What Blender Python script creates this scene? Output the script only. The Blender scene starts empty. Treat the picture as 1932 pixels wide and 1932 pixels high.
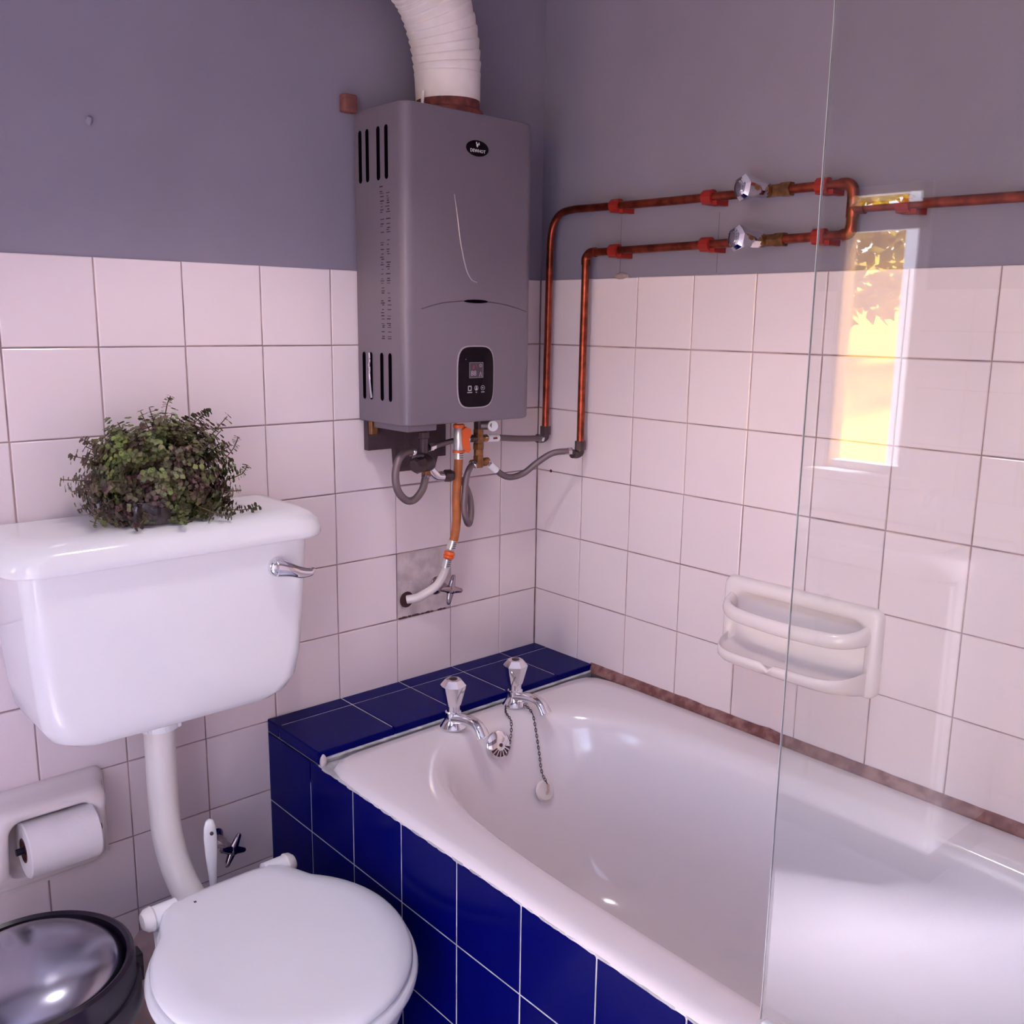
import bpy, bmesh, math, random
from mathutils import Vector, Matrix, noise
random.seed(7)
PI = math.pi
sc = bpy.context.scene
COL = sc.collection

# ------------------------------------------------------------------ camera
cd = bpy.data.cameras.new('camera')
cam = bpy.data.objects.new('camera', cd)
COL.objects.link(cam)
cd.sensor_width = 36.0
cd.sensor_fit = 'HORIZONTAL'
cd.lens = 1799.38 / 1932.0 * 36.0
cd.clip_start = 0.02
_r = Vector((0.7474544, -0.6641795, 0.0133208))
_d = Vector((-0.1203646, -0.1551215, -0.9805354))
_f = Vector((0.6533179, 0.7313022, -0.1958900))
M = Matrix(((_r.x, -_d.x, -_f.x), (_r.y, -_d.y, -_f.y), (_r.z, -_d.z, -_f.z))).to_4x4()
M.translation = Vector((-1.60508, -1.70424, 1.38246))
cam.matrix_world = M
sc.camera = cam

# ------------------------------------------------------------------ light
w = bpy.data.worlds.new('sky'); sc.world = w
w.use_nodes = True
nt = w.node_tree
bg = nt.nodes['Background']
sky = nt.nodes.new('ShaderNodeTexSky')
sky.sky_type = 'NISHITA'
sky.sun_disc = False
sky.sun_elevation = math.radians(62)
sky.sun_rotation = math.radians(60)
tint = nt.nodes.new('ShaderNodeMix'); tint.data_type = 'RGBA'; tint.blend_type = 'MULTIPLY'   # hazy rose-white day
tint.inputs[0].default_value = 1.0; tint.inputs[7].default_value = (1.0, 0.82, 0.79, 1)
nt.links.new(sky.outputs[0], tint.inputs[6]); nt.links.new(tint.outputs[2], bg.inputs[0])
bg.inputs[1].default_value = 0.75
sd = bpy.data.lights.new('sun', 'SUN'); sun = bpy.data.objects.new('sun', sd)
COL.objects.link(sun)
sd.energy = 12.0; sd.angle = math.radians(14); sd.color = (1.0, 0.90, 0.99)
sun.rotation_euler = Vector((0.38, 0.46, -0.80)).to_track_quat('-Z', 'Y').to_euler()
sun.location = (-4, -3, 5)
def portal(name, loc, sx, sy, direction):
    l = bpy.data.lights.new(name, 'AREA'); l.shape = 'RECTANGLE'
    l.size = sx; l.size_y = sy; l.energy = 1.0
    l.cycles.is_portal = True
    o = bpy.data.objects.new(name, l); COL.objects.link(o)
    o.location = loc
    o.rotation_euler = Vector(direction).to_track_quat('-Z', 'Z').to_euler()
vs = sc.view_settings
vs.view_transform = 'Standard'; vs.look = 'None'; vs.gamma = 1.0; vs.use_curve_mapping = False
vs.exposure = 1.8

# ------------------------------------------------------------------ materials
MATS = {}
def mat(name, col, rough=0.5, metal=0.0, spec=0.5, noise_amt=0.0, noise_scale=20.0, bump=0.0, bump_scale=60.0,
        coat=0.0, island=0.0, col2=None):
    if name in MATS: return MATS[name]
    m = bpy.data.materials.new(name); m.use_nodes = True
    n = m.node_tree; b = n.nodes['Principled BSDF']
    b.inputs['Roughness'].default_value = rough
    b.inputs['Metallic'].default_value = metal
    b.inputs['Specular IOR Level'].default_value = spec
    b.inputs['Coat Weight'].default_value = coat
    b.inputs['Base Color'].default_value = (*col, 1)
    tc = n.nodes.new('ShaderNodeNewGeometry')
    if noise_amt or island or col2:
        tx = n.nodes.new('ShaderNodeTexNoise'); tx.inputs['Scale'].default_value = noise_scale
        tx.inputs['Detail'].default_value = 4
        n.links.new(tc.outputs['Position'], tx.inputs['Vector'])
        mx = n.nodes.new('ShaderNodeMix'); mx.data_type = 'RGBA'
        c2 = col2 or tuple(c * (1 - noise_amt) for c in col)
        mx.inputs[6].default_value = (*col, 1); mx.inputs[7].default_value = (*c2, 1)
        rp = n.nodes.new('ShaderNodeMapRange'); rp.inputs[1].default_value = 0.38; rp.inputs[2].default_value = 0.62
        n.links.new(tx.outputs['Fac'], rp.inputs[0])
        n.links.new(rp.outputs[0], mx.inputs[0])
        last = mx.outputs[2]
        if island:
            hs = n.nodes.new('ShaderNodeHueSaturation')
            mr = n.nodes.new('ShaderNodeMapRange')
            mr.inputs[3].default_value = 1 - island; mr.inputs[4].default_value = 1 + island
            n.links.new(tc.outputs['Random Per Island'], mr.inputs[0])
            n.links.new(mr.outputs[0], hs.inputs['Value'])
            n.links.new(last, hs.inputs['Color']); last = hs.outputs[0]
        n.links.new(last, b.inputs['Base Color'])
    if bump:
        t2 = n.nodes.new('ShaderNodeTexNoise'); t2.inputs['Scale'].default_value = bump_scale
        t2.inputs['Detail'].default_value = 3
        n.links.new(tc.outputs['Position'], t2.inputs['Vector'])
        bp = n.nodes.new('ShaderNodeBump'); bp.inputs['Strength'].default_value = bump
        bp.inputs['Distance'].default_value = 0.002
        n.links.new(t2.outputs['Fac'], bp.inputs['Height'])
        n.links.new(bp.outputs[0], b.inputs['Normal'])
    MATS[name] = m
    return m

def tile_mat(name, c1, c2, rough, spec=0.5):
    """glazed tile: small random shade for each tile object"""
    m = bpy.data.materials.new(name); m.use_nodes = True
    n = m.node_tree; b = n.nodes['Principled BSDF']
    oi = n.nodes.new('ShaderNodeObjectInfo')
    mx = n.nodes.new('ShaderNodeMix'); mx.data_type = 'RGBA'
    mx.inputs[6].default_value = (*c1, 1); mx.inputs[7].default_value = (*c2, 1)
    n.links.new(oi.outputs['Random'], mx.inputs[0])
    n.links.new(mx.outputs[2], b.inputs['Base Color'])
    b.inputs['Roughness'].default_value = rough
    b.inputs['Specular IOR Level'].default_value = spec
    g = n.nodes.new('ShaderNodeNewGeometry')
    t = n.nodes.new('ShaderNodeTexNoise'); t.inputs['Scale'].default_value = 9
    n.links.new(g.outputs['Position'], t.inputs['Vector'])
    bp = n.nodes.new('ShaderNodeBump'); bp.inputs['Strength'].default_value = 0.12; bp.inputs['Distance'].default_value = 0.004
    n.links.new(t.outputs['Fac'], bp.inputs['Height']); n.links.new(bp.outputs[0], b.inputs['Normal'])
    MATS[name] = m
    return m

def glass_mat(name, tint=(1, 1, 1), ior=1.5, rough=0.0):
    m = bpy.data.materials.new(name); m.use_nodes = True
    n = m.node_tree; n.nodes.clear()
    out = n.nodes.new('ShaderNodeOutputMaterial')
    tr = n.nodes.new('ShaderNodeBsdfTransparent'); tr.inputs[0].default_value = (*tint, 1)
    gl = n.nodes.new('ShaderNodeBsdfGlossy'); gl.inputs['Roughness'].default_value = rough
    fr = n.nodes.new('ShaderNodeFresnel'); fr.inputs[0].default_value = ior
    mx = n.nodes.new('ShaderNodeMixShader')
    # the same reflectance on both faces of the pane (no total reflection inside it)
    g = n.nodes.new('ShaderNodeNewGeometry'); mi = n.nodes.new('ShaderNodeMix')
    mi.inputs[2].default_value = ior; mi.inputs[3].default_value = 1 / ior
    n.links.new(g.outputs['Backfacing'], mi.inputs[0]); n.links.new(mi.outputs[0], fr.inputs[0])
    n.links.new(fr.outputs[0], mx.inputs[0]); n.links.new(tr.outputs[0], mx.inputs[1]); n.links.new(gl.outputs[0], mx.inputs[2])
    n.links.new(mx.outputs[0], out.inputs[0])
    MATS[name] = m
    return m

def emit_mat(name, col, s):
    m = bpy.data.materials.new(name); m.use_nodes = True
    b = m.node_tree.nodes['Principled BSDF']
    b.inputs['Base Color'].default_value = (*col, 1)
    b.inputs['Emission Color'].default_value = (*col, 1); b.inputs['Emission Strength'].default_value = s
    return m

TILE = tile_mat('glazed_pale_pink_tile', (0.80, 0.685, 0.70), (0.77, 0.66, 0.685), 0.16, 0.45)
BLUE = tile_mat('glazed_navy_tile', (0.001, 0.0015, 0.090), (0.001, 0.002, 0.105), 0.14, 0.05)
GROUT = mat('old_grout', (0.46, 0.31, 0.30), 0.9, noise_amt=0.5, noise_scale=14)
GROUTW = mat('white_grout', (0.62, 0.60, 0.62), 0.9, noise_amt=0.35, noise_scale=25)
PAINT = mat('grey_wall_paint', (0.25, 0.22, 0.285), 0.55, spec=0.3, noise_amt=0.06, noise_scale=4, bump=0.1, bump_scale=90)
PAINTD = mat('grey_paint_in_joint', (0.15, 0.13, 0.17), 0.7)
CEIL = mat('white_ceiling_board', (0.82, 0.80, 0.84), 0.9)
FLOORM = mat('pinkish_floor_screed', (0.60, 0.58, 0.65), 0.55, noise_amt=0.06, noise_scale=3)
CERAM = mat('white_ceramic', (0.84, 0.82, 0.84), 0.12, spec=0.5)
CERAMP = mat('pink_white_ceramic', (0.82, 0.73, 0.72), 0.14, spec=0.5)
ENAM = mat('bath_enamel', (0.80, 0.725, 0.74), 0.13, spec=0.5)
PLAST = mat('white_plastic', (0.86, 0.86, 0.88), 0.25)
PLASTC = mat('cream_plastic_pipe', (0.80, 0.75, 0.72), 0.35)
CHROME = mat('chrome', (0.80, 0.79, 0.82), 0.08, metal=1.0)
STEEL = mat('braided_steel', (0.23, 0.175, 0.185), 0.40, metal=0.85, bump=0.5, bump_scale=700)
DARKM = mat('dark_fitting_metal', (0.10, 0.07, 0.075), 0.35, metal=0.8)
BRASS = mat('aged_brass', (0.34, 0.16, 0.07), 0.35, metal=0.9, noise_amt=0.4, noise_scale=60)
COPPER = mat('copper_pipe_metal', (0.36, 0.072, 0.042), 0.36, metal=0.9, noise_amt=0.45, noise_scale=45, bump=0.15, bump_scale=120)
REDCLIP = mat('red_clip', (0.27, 0.018, 0.014), 0.45, spec=0.3)
HEAT = mat('silver_grey_heater_enamel', (0.185, 0.15, 0.185), 0.40, spec=0.4, metal=0.15, bump=0.08, bump_scale=900)
HEATD = mat('heater_inside_dark', (0.004, 0.002, 0.004), 1.0, spec=0.0)
BLACKG = mat('black_gloss_panel', (0.006, 0.002, 0.006), 0.15, spec=0.12)
PANELG = mat('panel_trim_silver', (0.42, 0.38, 0.42), 0.3, metal=0.4)
PRINT = mat('panel_print_grey', (0.42, 0.40, 0.45), 0.6)
LCD = mat('display_grey', (0.045, 0.028, 0.045), 0.3)
LCDL = mat('display_segment', (0.36, 0.30, 0.36), 0.4)
LCDR = mat('display_segment_red', (0.22, 0.03, 0.07), 0.4)
DPRINT = mat('dark_print', (0.05, 0.035, 0.05), 0.8, spec=0.1)
BADGEW = mat('badge_white', (0.66, 0.64, 0.68), 0.5)
RUST = mat('rusty_steel', (0.20, 0.045, 0.035), 0.8, col2=(0.10, 0.02, 0.02), noise_scale=60, bump=0.5, bump_scale=150)
DUCT = mat('white_flue_duct', (0.80, 0.72, 0.70), 0.6, noise_amt=0.12, noise_scale=15)
BOARD = mat('dark_mounting_board', (0.075, 0.04, 0.05), 0.6, noise_amt=0.3, noise_scale=30)
WOODR = mat('reddish_timber', (0.23, 0.07, 0.06), 0.7, noise_amt=0.4, noise_scale=40)
ORANGE = mat('orange_gas_hose', (0.50, 0.145, 0.04), 0.5, noise_amt=0.15, noise_scale=80)
ORANGEB = mat('orange_plastic', (0.85, 0.13, 0.02), 0.4)
CLAMP = mat('zinc_clamp', (0.70, 0.68, 0.66), 0.3, metal=0.6)
PLASTER = mat('rough_plaster_patch', (0.66, 0.55, 0.55), 0.9, noise_amt=0.25, noise_scale=30, bump=0.6, bump_scale=70)
CLEAR = mat('milky_tube', (0.74, 0.66, 0.64), 0.25)
HOLE = mat('dark_hole', (0.05, 0.015, 0.015), 0.9)
MOULD = mat('mouldy_joint', (0.10, 0.05, 0.05), 0.9)
CAULK = mat('brown_caulk', (0.17, 0.06, 0.055), 0.8, col2=(0.32, 0.16, 0.145), noise_scale=45, bump=0.4)
BLACKP = mat('black_plastic', (0.014, 0.008, 0.020), 0.30, spec=0.35)
CHROMED = mat('old_dark_chrome', (0.42, 0.34, 0.36), 0.16, metal=1.0)
GEDGE = mat('polished_glass_edge', (0.46, 0.45, 0.47), 0.2)
BIND = mat('brushed_bin_steel', (0.36, 0.36, 0.44), 0.22, metal=1.0)
PAPER = mat('toilet_paper', (0.86, 0.81, 0.82), 0.95, bump=0.2, bump_scale=300)
LEAF = mat('green_leaf', (0.13, 0.17, 0.04), 0.5, col2=(0.10, 0.045, 0.045), noise_scale=22, island=0.55)
STEM = mat('plant_stem', (0.16, 0.10, 0.05), 0.7)
SOIL = mat('potting_soil', (0.03, 0.018, 0.015), 0.95)
RUBBER = mat('white_rubber', (0.80, 0.72, 0.68), 0.5)
WOODT = mat('tag_wood', (0.66, 0.45, 0.36), 0.6)
CEMENT = mat('painted_cement', (0.50, 0.36, 0.36), 0.8, noise_amt=0.3, noise_scale=15, bump=0.4, bump_scale=40)
FRAMEW = mat('white_frame_paint', (0.80, 0.79, 0.78), 0.4)
GRASS = mat('dry_yellow_grass', (0.80, 0.52, 0.04), 0.95, col2=(0.66, 0.40, 0.03), noise_scale=1.2)
BUSH = mat('garden_leaf', (0.20, 0.24, 0.03), 0.6, col2=(0.42, 0.30, 0.03), noise_scale=1.5, island=0.4)
PAVE = mat('pale_paving', (0.50, 0.50, 0.54), 0.9, noise_amt=0.2, noise_scale=3)
GLASS = glass_mat('clear_glass', (0.985, 0.995, 0.99), 1.52)
SCREEN = glass_mat('screen_glass', (0.97, 0.985, 0.98), 1.68)
POTG = glass_mat('pot_glass', (0.93, 0.92, 0.92), 1.5, 0.03)
BULB = mat('bulb_glass', (0.8, 0.78, 0.72), 0.3)

def add_translucency(m, amt, col):
    n = m.node_tree; out = n.nodes['Material Output']; b = n.nodes['Principled BSDF']
    t = n.nodes.new('ShaderNodeBsdfTranslucent'); t.inputs[0].default_value = (*col, 1)
    mx = n.nodes.new('ShaderNodeMixShader'); mx.inputs[0].default_value = amt
    n.links.new(b.outputs[0], mx.inputs[1]); n.links.new(t.outputs[0], mx.inputs[2]); n.links.new(mx.outputs[0], out.inputs[0])
add_translucency(BUSH, .5, (.75, .5, .05))

# ------------------------------------------------------------------ helpers
def mesh_obj(name, verts, faces, m, parent=None, smooth=True, angle=40, loc=None):
    me = bpy.data.meshes.new(name)
    me.from_pydata([tuple(v) for v in verts], [], faces)
    bm = bmesh.new(); bm.from_mesh(me)
    bmesh.ops.recalc_face_normals(bm, faces=bm.faces)
    bm.to_mesh(me); bm.free()
    return link(name, me, m, parent, smooth, angle, loc)

def link(name, me, m, parent=None, smooth=True, angle=40, loc=None):
    if m is not None and not me.materials: me.materials.append(m)
    if smooth:
        for p in me.polygons: p.use_smooth = True
        me.set_sharp_from_angle(angle=math.radians(angle))
    o = bpy.data.objects.new(name, me)
    COL.objects.link(o)
    if loc is not None: o.location = loc
    if parent is not None:
        o.parent = parent
        T = Vector(parent.get('_base', (0, 0, 0)))   # parts carry no offset of their own
        o.matrix_parent_inverse = Matrix.Translation(-T)
    return o

def thing(name, label, cat, loc, group=None):
    o = bpy.data.objects.new(name, None); COL.objects.link(o)
    o.empty_display_size = 0.02
    o.location = loc; o['_base'] = tuple(loc)
    o['label'] = label; o['category'] = cat
    if group: o['group'] = group
    return o

def tag(o, label, cat, group=None):
    o['label'] = label; o['category'] = cat
    if group: o['group'] = group
    return o

def struct(o, label=None):
    o['kind'] = 'structure'
    if label: o['label'] = label
    return o

class MB:
    def __init__(s): s.v = []; s.f = []
    def add(s, v, f):
        k = len(s.v); s.v += [Vector(p) for p in v]; s.f += [tuple(i + k for i in q) for q in f]
        return s
    def box(s, x0, x1, y0, y1, z0, z1):
        v = [(x0, y0, z0), (x1, y0, z0), (x1, y1, z0), (x0, y1, z0), (x0, y0, z1), (x1, y0, z1), (x1, y1, z1), (x0, y1, z1)]
        return s.add(v, [(0, 3, 2, 1), (4, 5, 6, 7), (0, 1, 5, 4), (1, 2, 6, 5), (2, 3, 7, 6), (3, 0, 4, 7)])
    def loft(s, rings, cap0=True, cap1=True, close=True):
        n = len(rings[0]); v = [p for r in rings for p in r]; f = []
        for i in range(len(rings) - 1):
            for j in range(n if close else n - 1):
                a = i * n + j; b = i * n + (j + 1) % n
                f.append((a, b, b + n, a + n))
        if cap0: f.append(tuple(range(n - 1, -1, -1)))
        if cap1: f.append(tuple(range((len(rings) - 1) * n, len(rings) * n)))
        return s.add(v, f)
    def tube(s, pts, r, seg=12, smooth=True, cap=True):
        P = spline(pts) if smooth else [Vector(p) for p in pts]
        rs = r if isinstance(r, (list, tuple)) else None
        rings = []; up = None
        for i, p in enumerate(P):
            t = (P[min(i + 1, len(P) - 1)] - P[max(i - 1, 0)]).normalized()
            if up is None:
                up = Vector((0, 0, 1)) if abs(t.z) < 0.9 else Vector((1, 0, 0))
            a = t.cross(up)
            if a.length < 1e-5: a = t.orthogonal()
            a.normalize(); b = a.cross(t).normalized(); up = b
            rr = r if rs is None else rs[min(int(i * len(rs) / len(P)), len(rs) - 1)]
            rings.append([p + (a * math.cos(2 * PI * k / seg) + b * math.sin(2 * PI * k / seg)) * rr for k in range(seg)])
        return s.loft(rings, cap, cap)
    def lathe(s, prof, origin, axis=(0, 0, 1), seg=32, cap=True):
        """prof = list of (radius, height) along axis"""
        ax = Vector(axis).normalized(); a = ax.orthogonal().normalized(); b = ax.cross(a); o = Vector(origin)
        rings = [[o + ax * h + (a * math.cos(2 * PI * k / seg) + b * math.sin(2 * PI * k / seg)) * max(r, 1e-5) for k in range(seg)] for r, h in prof]
        return s.loft(rings, cap, cap)
    def prism(s, outline, d, flip=False):
        """outline = list of 3d points, extruded by vector d"""
        d = Vector(d); a = [Vector(p) for p in outline]; b = [p + d for p in a]
        return s.loft([a, b])
    def build(s, name, m, parent=None, smooth=True, angle=40):
        return mesh_obj(name, s.v, s.f, m, parent, smooth, angle)

def spline(pts, sub=8):
    P = [Vector(p) for p in pts]
    if len(P) < 3:
        return [P[0].lerp(P[-1], i / 4) for i in range(5)] if len(P) == 2 else P
    Q = [P[0] * 2 - P[1]] + P + [P[-1] * 2 - P[-2]]
    out = []
    for i in range(1, len(Q) - 2):
        p0, p1, p2, p3 = Q[i - 1:i + 3]
        for k in range(sub):
            t = k / sub
            out.append(0.5 * ((2 * p1) + (p2 - p0) * t + (2 * p0 - 5 * p1 + 4 * p2 - p3) * t * t + (3 * p1 - p0 - 3 * p2 + p3) * t ** 3))
    out.append(P[-1])
    return out

def bevel_box(name, x0, x1, y0, y1, z0, z1, r, m, parent=None, seg=3):
    bm = bmesh.new()
    bmesh.ops.create_cube(bm, size=1)
    for v in bm.verts:
        v.co = Vector(((x0 + x1) / 2 + v.co.x * (x1 - x0), (y0 + y1) / 2 + v.co.y * (y1 - y0), (z0 + z1) / 2 + v.co.z * (z1 - z0)))
    bmesh.ops.bevel(bm, geom=bm.edges[:], offset=r, segments=seg, profile=0.5, affect='EDGES')
    me = bpy.data.meshes.new(name); bm.to_mesh(me); bm.free()
    return link(name, me, m, parent)

def rrect(cx, cy, hx, hy, r, n=6):
    """2d rounded rectangle outline, ccw"""
    out = []
    for sx, sy, a0 in ((1, 1, 0), (-1, 1, PI / 2), (-1, -1, PI), (1, -1, 3 * PI / 2)):
        for k in range(n + 1):
            a = a0 + k / n * PI / 2
            out.append((cx + sx * (hx - r) + r * math.cos(a), cy + sy * (hy - r) + r * math.sin(a)))
    return out

def superel(cx, cy, a, b, n, N=96):
    out = []
    for k in range(N):
        t = 2 * PI * k / N
        c, s = math.cos(t), math.sin(t)
        r = (abs(c) ** n + abs(s) ** n) ** (-1.0 / n)
        out.append((cx + a * c * r, cy + b * s * r))
    return out

def text_mesh(name, body, size, m, parent, origin, xdir, ydir, extrude=0.0004, align='CENTER'):
    cu = bpy.data.curves.new(name, 'FONT'); cu.body = body; cu.size = size
    cu.align_x = align; cu.align_y = 'CENTER'; cu.extrude = extrude
    cu.resolution_u = 2
    tmp = bpy.data.objects.new(name, cu); COL.objects.link(tmp)
    dg = bpy.context.evaluated_depsgraph_get()
    me = bpy.data.meshes.new_from_object(tmp.evaluated_get(dg))
    COL.objects.unlink(tmp); bpy.data.objects.remove(tmp)
    X = Vector(xdir).normalized(); Y = Vector(ydir).normalized(); Z = X.cross(Y); O = Vector(origin)
    for v in me.vertices:
        v.co = O + X * v.co.x + Y * v.co.y + Z * v.co.z
    me.materials.clear()
    return link(name, me, m, parent, smooth=False)

# ------------------------------------------------------------------ the room
PT = 0.1525                       # tile pitch
ROW5 = 0.72                       # height of the sixth joint line
ZTOP = ROW5 + 4 * PT + 0.1503     # top of the tiled dado
RX, RY, H = -2.40, -2.50, 2.42    # room extents (x of west wall, y of south wall, height)
A0, C0 = 0.1189, 0.1526           # first joints from the corner

fl = struct(MB().box(RX - 0.1, 0.1, RY - 0.1, 0.1, -0.12, 0.0).build('floor', FLOORM, smooth=False), 'pinkish screed bathroom floor')
struct(MB().box(RX - 0.1, 0.1, RY - 0.1, 0.1, H, H + 0.1).build('ceiling', CEIL, smooth=False), 'white board bathroom ceiling')
# painted upper walls with the grouted backing below, one mesh each
wn = struct(MB().box(RX - 0.1, 0.1, 0.004, 0.12, 0, H).build('wall_north', PAINT, smooth=False), 'wall behind the toilet, grey paint over pale pink tiles')
we = struct(MB().box(0.004, 0.12, RY - 0.1, 0.004, 0, H).build('wall_east', PAINT, smooth=False), 'wall along the bath, grey paint over pale pink tiles')
struct(MB().box(RX - 0.1, 0.1, RY - 0.12, RY, 0, H).build('wall_south', PAINT, smooth=False), 'grey painted wall opposite the toilet wall')
for q in (wn, we): q['_base'] = (0, 0, 0)
MB().box(RX, 0.003, 0.0022, 0.008, 0, ZTOP - 0.001).build('grout', GROUT, wn, smooth=False)
MB().box(0.0022, 0.008, RY, 0.003, 0, ZTOP - 0.001).build('grout', GROUT, we, smooth=False)

_tc = {}
def tile_mesh(w_, h_, t=0.008, mname='tile', m=None, e=0.0018):
    """tile in the xz plane, glazed face towards -y, softly rounded edge"""
    key = (round(w_, 4), round(h_, 4), t, m.name)
    if key in _tc: return _tc[key]
    hx, hz = w_ / 2, h_ / 2
    rings = []
    for ins, y in ((0, t), (0, e), (e * 0.35, e * 0.35), (e, 0)):
        rings.append([(sx * (hx - ins), y, sz * (hz - ins)) for sx, sz in ((-1, -1), (1, -1), (1, 1), (-1, 1))])
    b = MB().loft(rings)
    me = bpy.data.meshes.new(mname)
    me.from_pydata([tuple(v) for v in b.v], [], b.f)
    bm = bmesh.new(); bm.from_mesh(me); bmesh.ops.recalc_face_normals(bm, faces=bm.faces); bm.to_mesh(me); bm.free()
    me.materials.append(m)
    _tc[key] = me
    return me

def put_tile(me, loc, rz, parent, rx=0.0, name='tile'):
    o = bpy.data.objects.new(name, me); COL.objects.link(o)
    o.location = loc; o.rotation_euler = (rx, 0, rz)
    o.parent = parent
    T = Vector(parent.get('_base', (0, 0, 0)))
    o.matrix_parent_inverse = Matrix.Translation(-T)
    return o

J = 0.0021                       # joint width
rows = [(ROW5 + 4 * PT, ZTOP)] + [(ROW5 + (4 - k) * PT, ROW5 + (5 - k) * PT) for k in range(1, 9)] + [(0.0, ROW5 - 4 * PT)]
rng = random.Random(3)
def jit(a): return rng.uniform(-a, a)
# north wall
edges = [0.0] + [-(A0 + k * PT) for k in range(16)]
for ci in range(len(edges) - 1):
    x1, x0 = edges[ci], edges[ci + 1]
    if x0 < RX: x0 = RX
    if x1 - x0 < 0.01: continue
    for ri, (z0, z1) in enumerate(rows):
        if z1 - z0 < 0.012: continue
        # bath deck hides the wall below; one tile was knocked out for the plumbing
        if z1 < 0.56 and x0 > -0.70: continue
        if ci == 2 and ri == 4: continue
        me = tile_mesh(x1 - x0 - J, z1 - z0 - J, m=TILE)
        put_tile(me, ((x0 + x1) / 2 + jit(.0003), jit(.0005), (z0 + z1) / 2 + jit(.0003)), jit(.002), wn, jit(.002))
# east wall
edges = [0.0] + [-(C0 + k * 0.1509) for k in range(17)]
for ci in range(len(edges) - 1):
    y1, y0 = edges[ci], max(edges[ci + 1], RY)
    if y1 - y0 < 0.01: continue
    for ri, (z0, z1) in enumerate(rows):
        if z1 < 0.57: continue
        if ci in (4, 5) and ri == 4: continue          # the soap dish sits here
        me = tile_mesh(y1 - y0 - J, z1 - z0 - J, m=TILE)
        put_tile(me, (jit(.0005), (y0 + y1) / 2 + jit(.0003), (z0 + z1) / 2 + jit(.0003)), -PI / 2 + jit(.002), we, 0)

# plaster left in the knocked-out place, with pipe hole and mouldy lower joint
px0, px1, pz0, pz1 = -(A0 + 2 * PT) + .001, -(A0 + PT) - .001, ROW5 + .002, ROW5 + PT - .001
vs_, fs_ = [], []
N = 22
for i in range(N):
    for j in range(N):
        u, v = i / (N - 1), j / (N - 1)
        e = min(u, 1 - u, v, 1 - v)
        d = noise.noise(Vector((u * 4, v * 4, 1.3))) * 0.0022 + 0.0012
        vs_.append((px0 + (px1 - px0) * u, -d * min(1, e * 12) + 0.001, pz0 + (pz1 - pz0) * v))
for i in range(N - 1):
    for j in range(N - 1):
        a = i * N + j
        fs_.append((a, a + 1, a + N + 1, a + N))
mesh_obj('plaster_patch', vs_, fs_, PLASTER, wn)
MB().lathe([(0.0, 0), (0.017, 0), (0.0185, .0022), (0.017, .0025), (0.0, .0012)], (-0.4005, -0.001, 0.764), (0, -1, 0), 20).build('pipe_hole', HOLE, wn)
b = MB()
for k in range(26):
    x = px0 + .006 + (px1 - px0 - .02) * k / 25
    if rng.random() < .22: continue
    h = rng.uniform(.0012, .0032)
    b.box(x - .0035, x + .0035, -.0022, .001, pz0 - .001 - h * .3, pz0 - .001 + h)
b.build('mould_line', MOULD, wn, smooth=False)
# chipped plaster on the dado edge, nail marks
def blob(name, c, rx, ry, rz, m, parent, seed=0, n=10, amp=.35):
    rings = []
    for i in range(n + 1):
        th = PI * i / n
        ring = []
        for k in range(14):
            ph = 2 * PI * k / 14
            d = Vector((math.sin(th) * math.cos(ph), math.sin(th) * math.sin(ph), math.cos(th)))
            s_ = 1 + amp * noise.noise(d * 1.7 + Vector((seed, seed * 2.1, 0)))
            ring.append(Vector(c) + Vector((d.x * rx, d.y * ry, d.z * rz)) * s_)
        rings.append(ring)
    return MB().loft(rings).build(name, m, parent)
blob('plaster_chip', (0.002, -0.256, 1.483), .006, .020, .007, CEMENT, we, 3)
blob('wall_plug', (-1.024, 0.002, 1.697), .006, .006, .007, PAINT, wn, 5)
MB().lathe([(0, 0), (.0035, 0), (.004, .001), (0, .0015)], (0.0, -0.049, 1.026), (-1, 0, 0), 10).build('screw_hole', HOLE, we)
# old painted-over joints on the upper east wall
for y, z0, z1 in ((-0.507, ZTOP + .004, 1.60), (-0.248, ZTOP + .004, 1.61)):
    MB().box(0.0034, 0.006, y - .0005, y + .0005, z0, z1).build('painted_joint', PAINTD, we, smooth=False)

# west wall with a narrow window and a doorway to the garden
b = MB()
WY0, WY1, WZ0, WZ1 = -0.475, -0.215, 0.97, 1.765
DY0, DY1, DZ = -2.26, -1.27, 2.08
xa, xb = RX - 0.06, RX
b.box(xa, xb, WY1, 0.1, 0, H)
b.box(xa, xb, WY0, WY1, 0, WZ0); b.box(xa, xb, WY0, WY1, WZ1, H)
b.box(xa, xb, DY1, WY0, 0, H)
b.box(xa, xb, DY0, DY1, DZ, H)
b.box(xa, xb, RY - 0.1, DY0, 0, H)
ww = struct(b.build('wall_west', PAINT, smooth=False), 'grey painted wall with window and garden doorway')
wd = struct(bpy.data.objects.new('window_1', None), 'narrow white framed casement window with a transom'); COL.objects.link(wd)
wd.location = (RX, (WY0 + WY1) / 2, WZ0); wd['_base'] = tuple(wd.location)
fw = 0.022
MB().box(xa + .005, xa + .045, WY0, WY0 + fw * 1.9, WZ0, WZ1).box(xa + .005, xa + .045, WY1 - fw * .6, WY1, WZ0, WZ1).box(xa + .005, xa + .045, WY0, WY1, WZ0, WZ0 + fw).box(xa + .005, xa + .045, WY0, WY1, WZ1 - fw, WZ1).build('window_frame', FRAMEW, wd, smooth=False)
MB().box(xa + .005, xa + .045, WY0, WY1, 1.645, 1.715).build('transom', FRAMEW, wd, smooth=False)
MB().box(xa + .022, xa + .026, WY0 + fw, WY1 - fw, WZ0 + fw, 1.645).build('pane', GLASS, wd, smooth=False)
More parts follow.
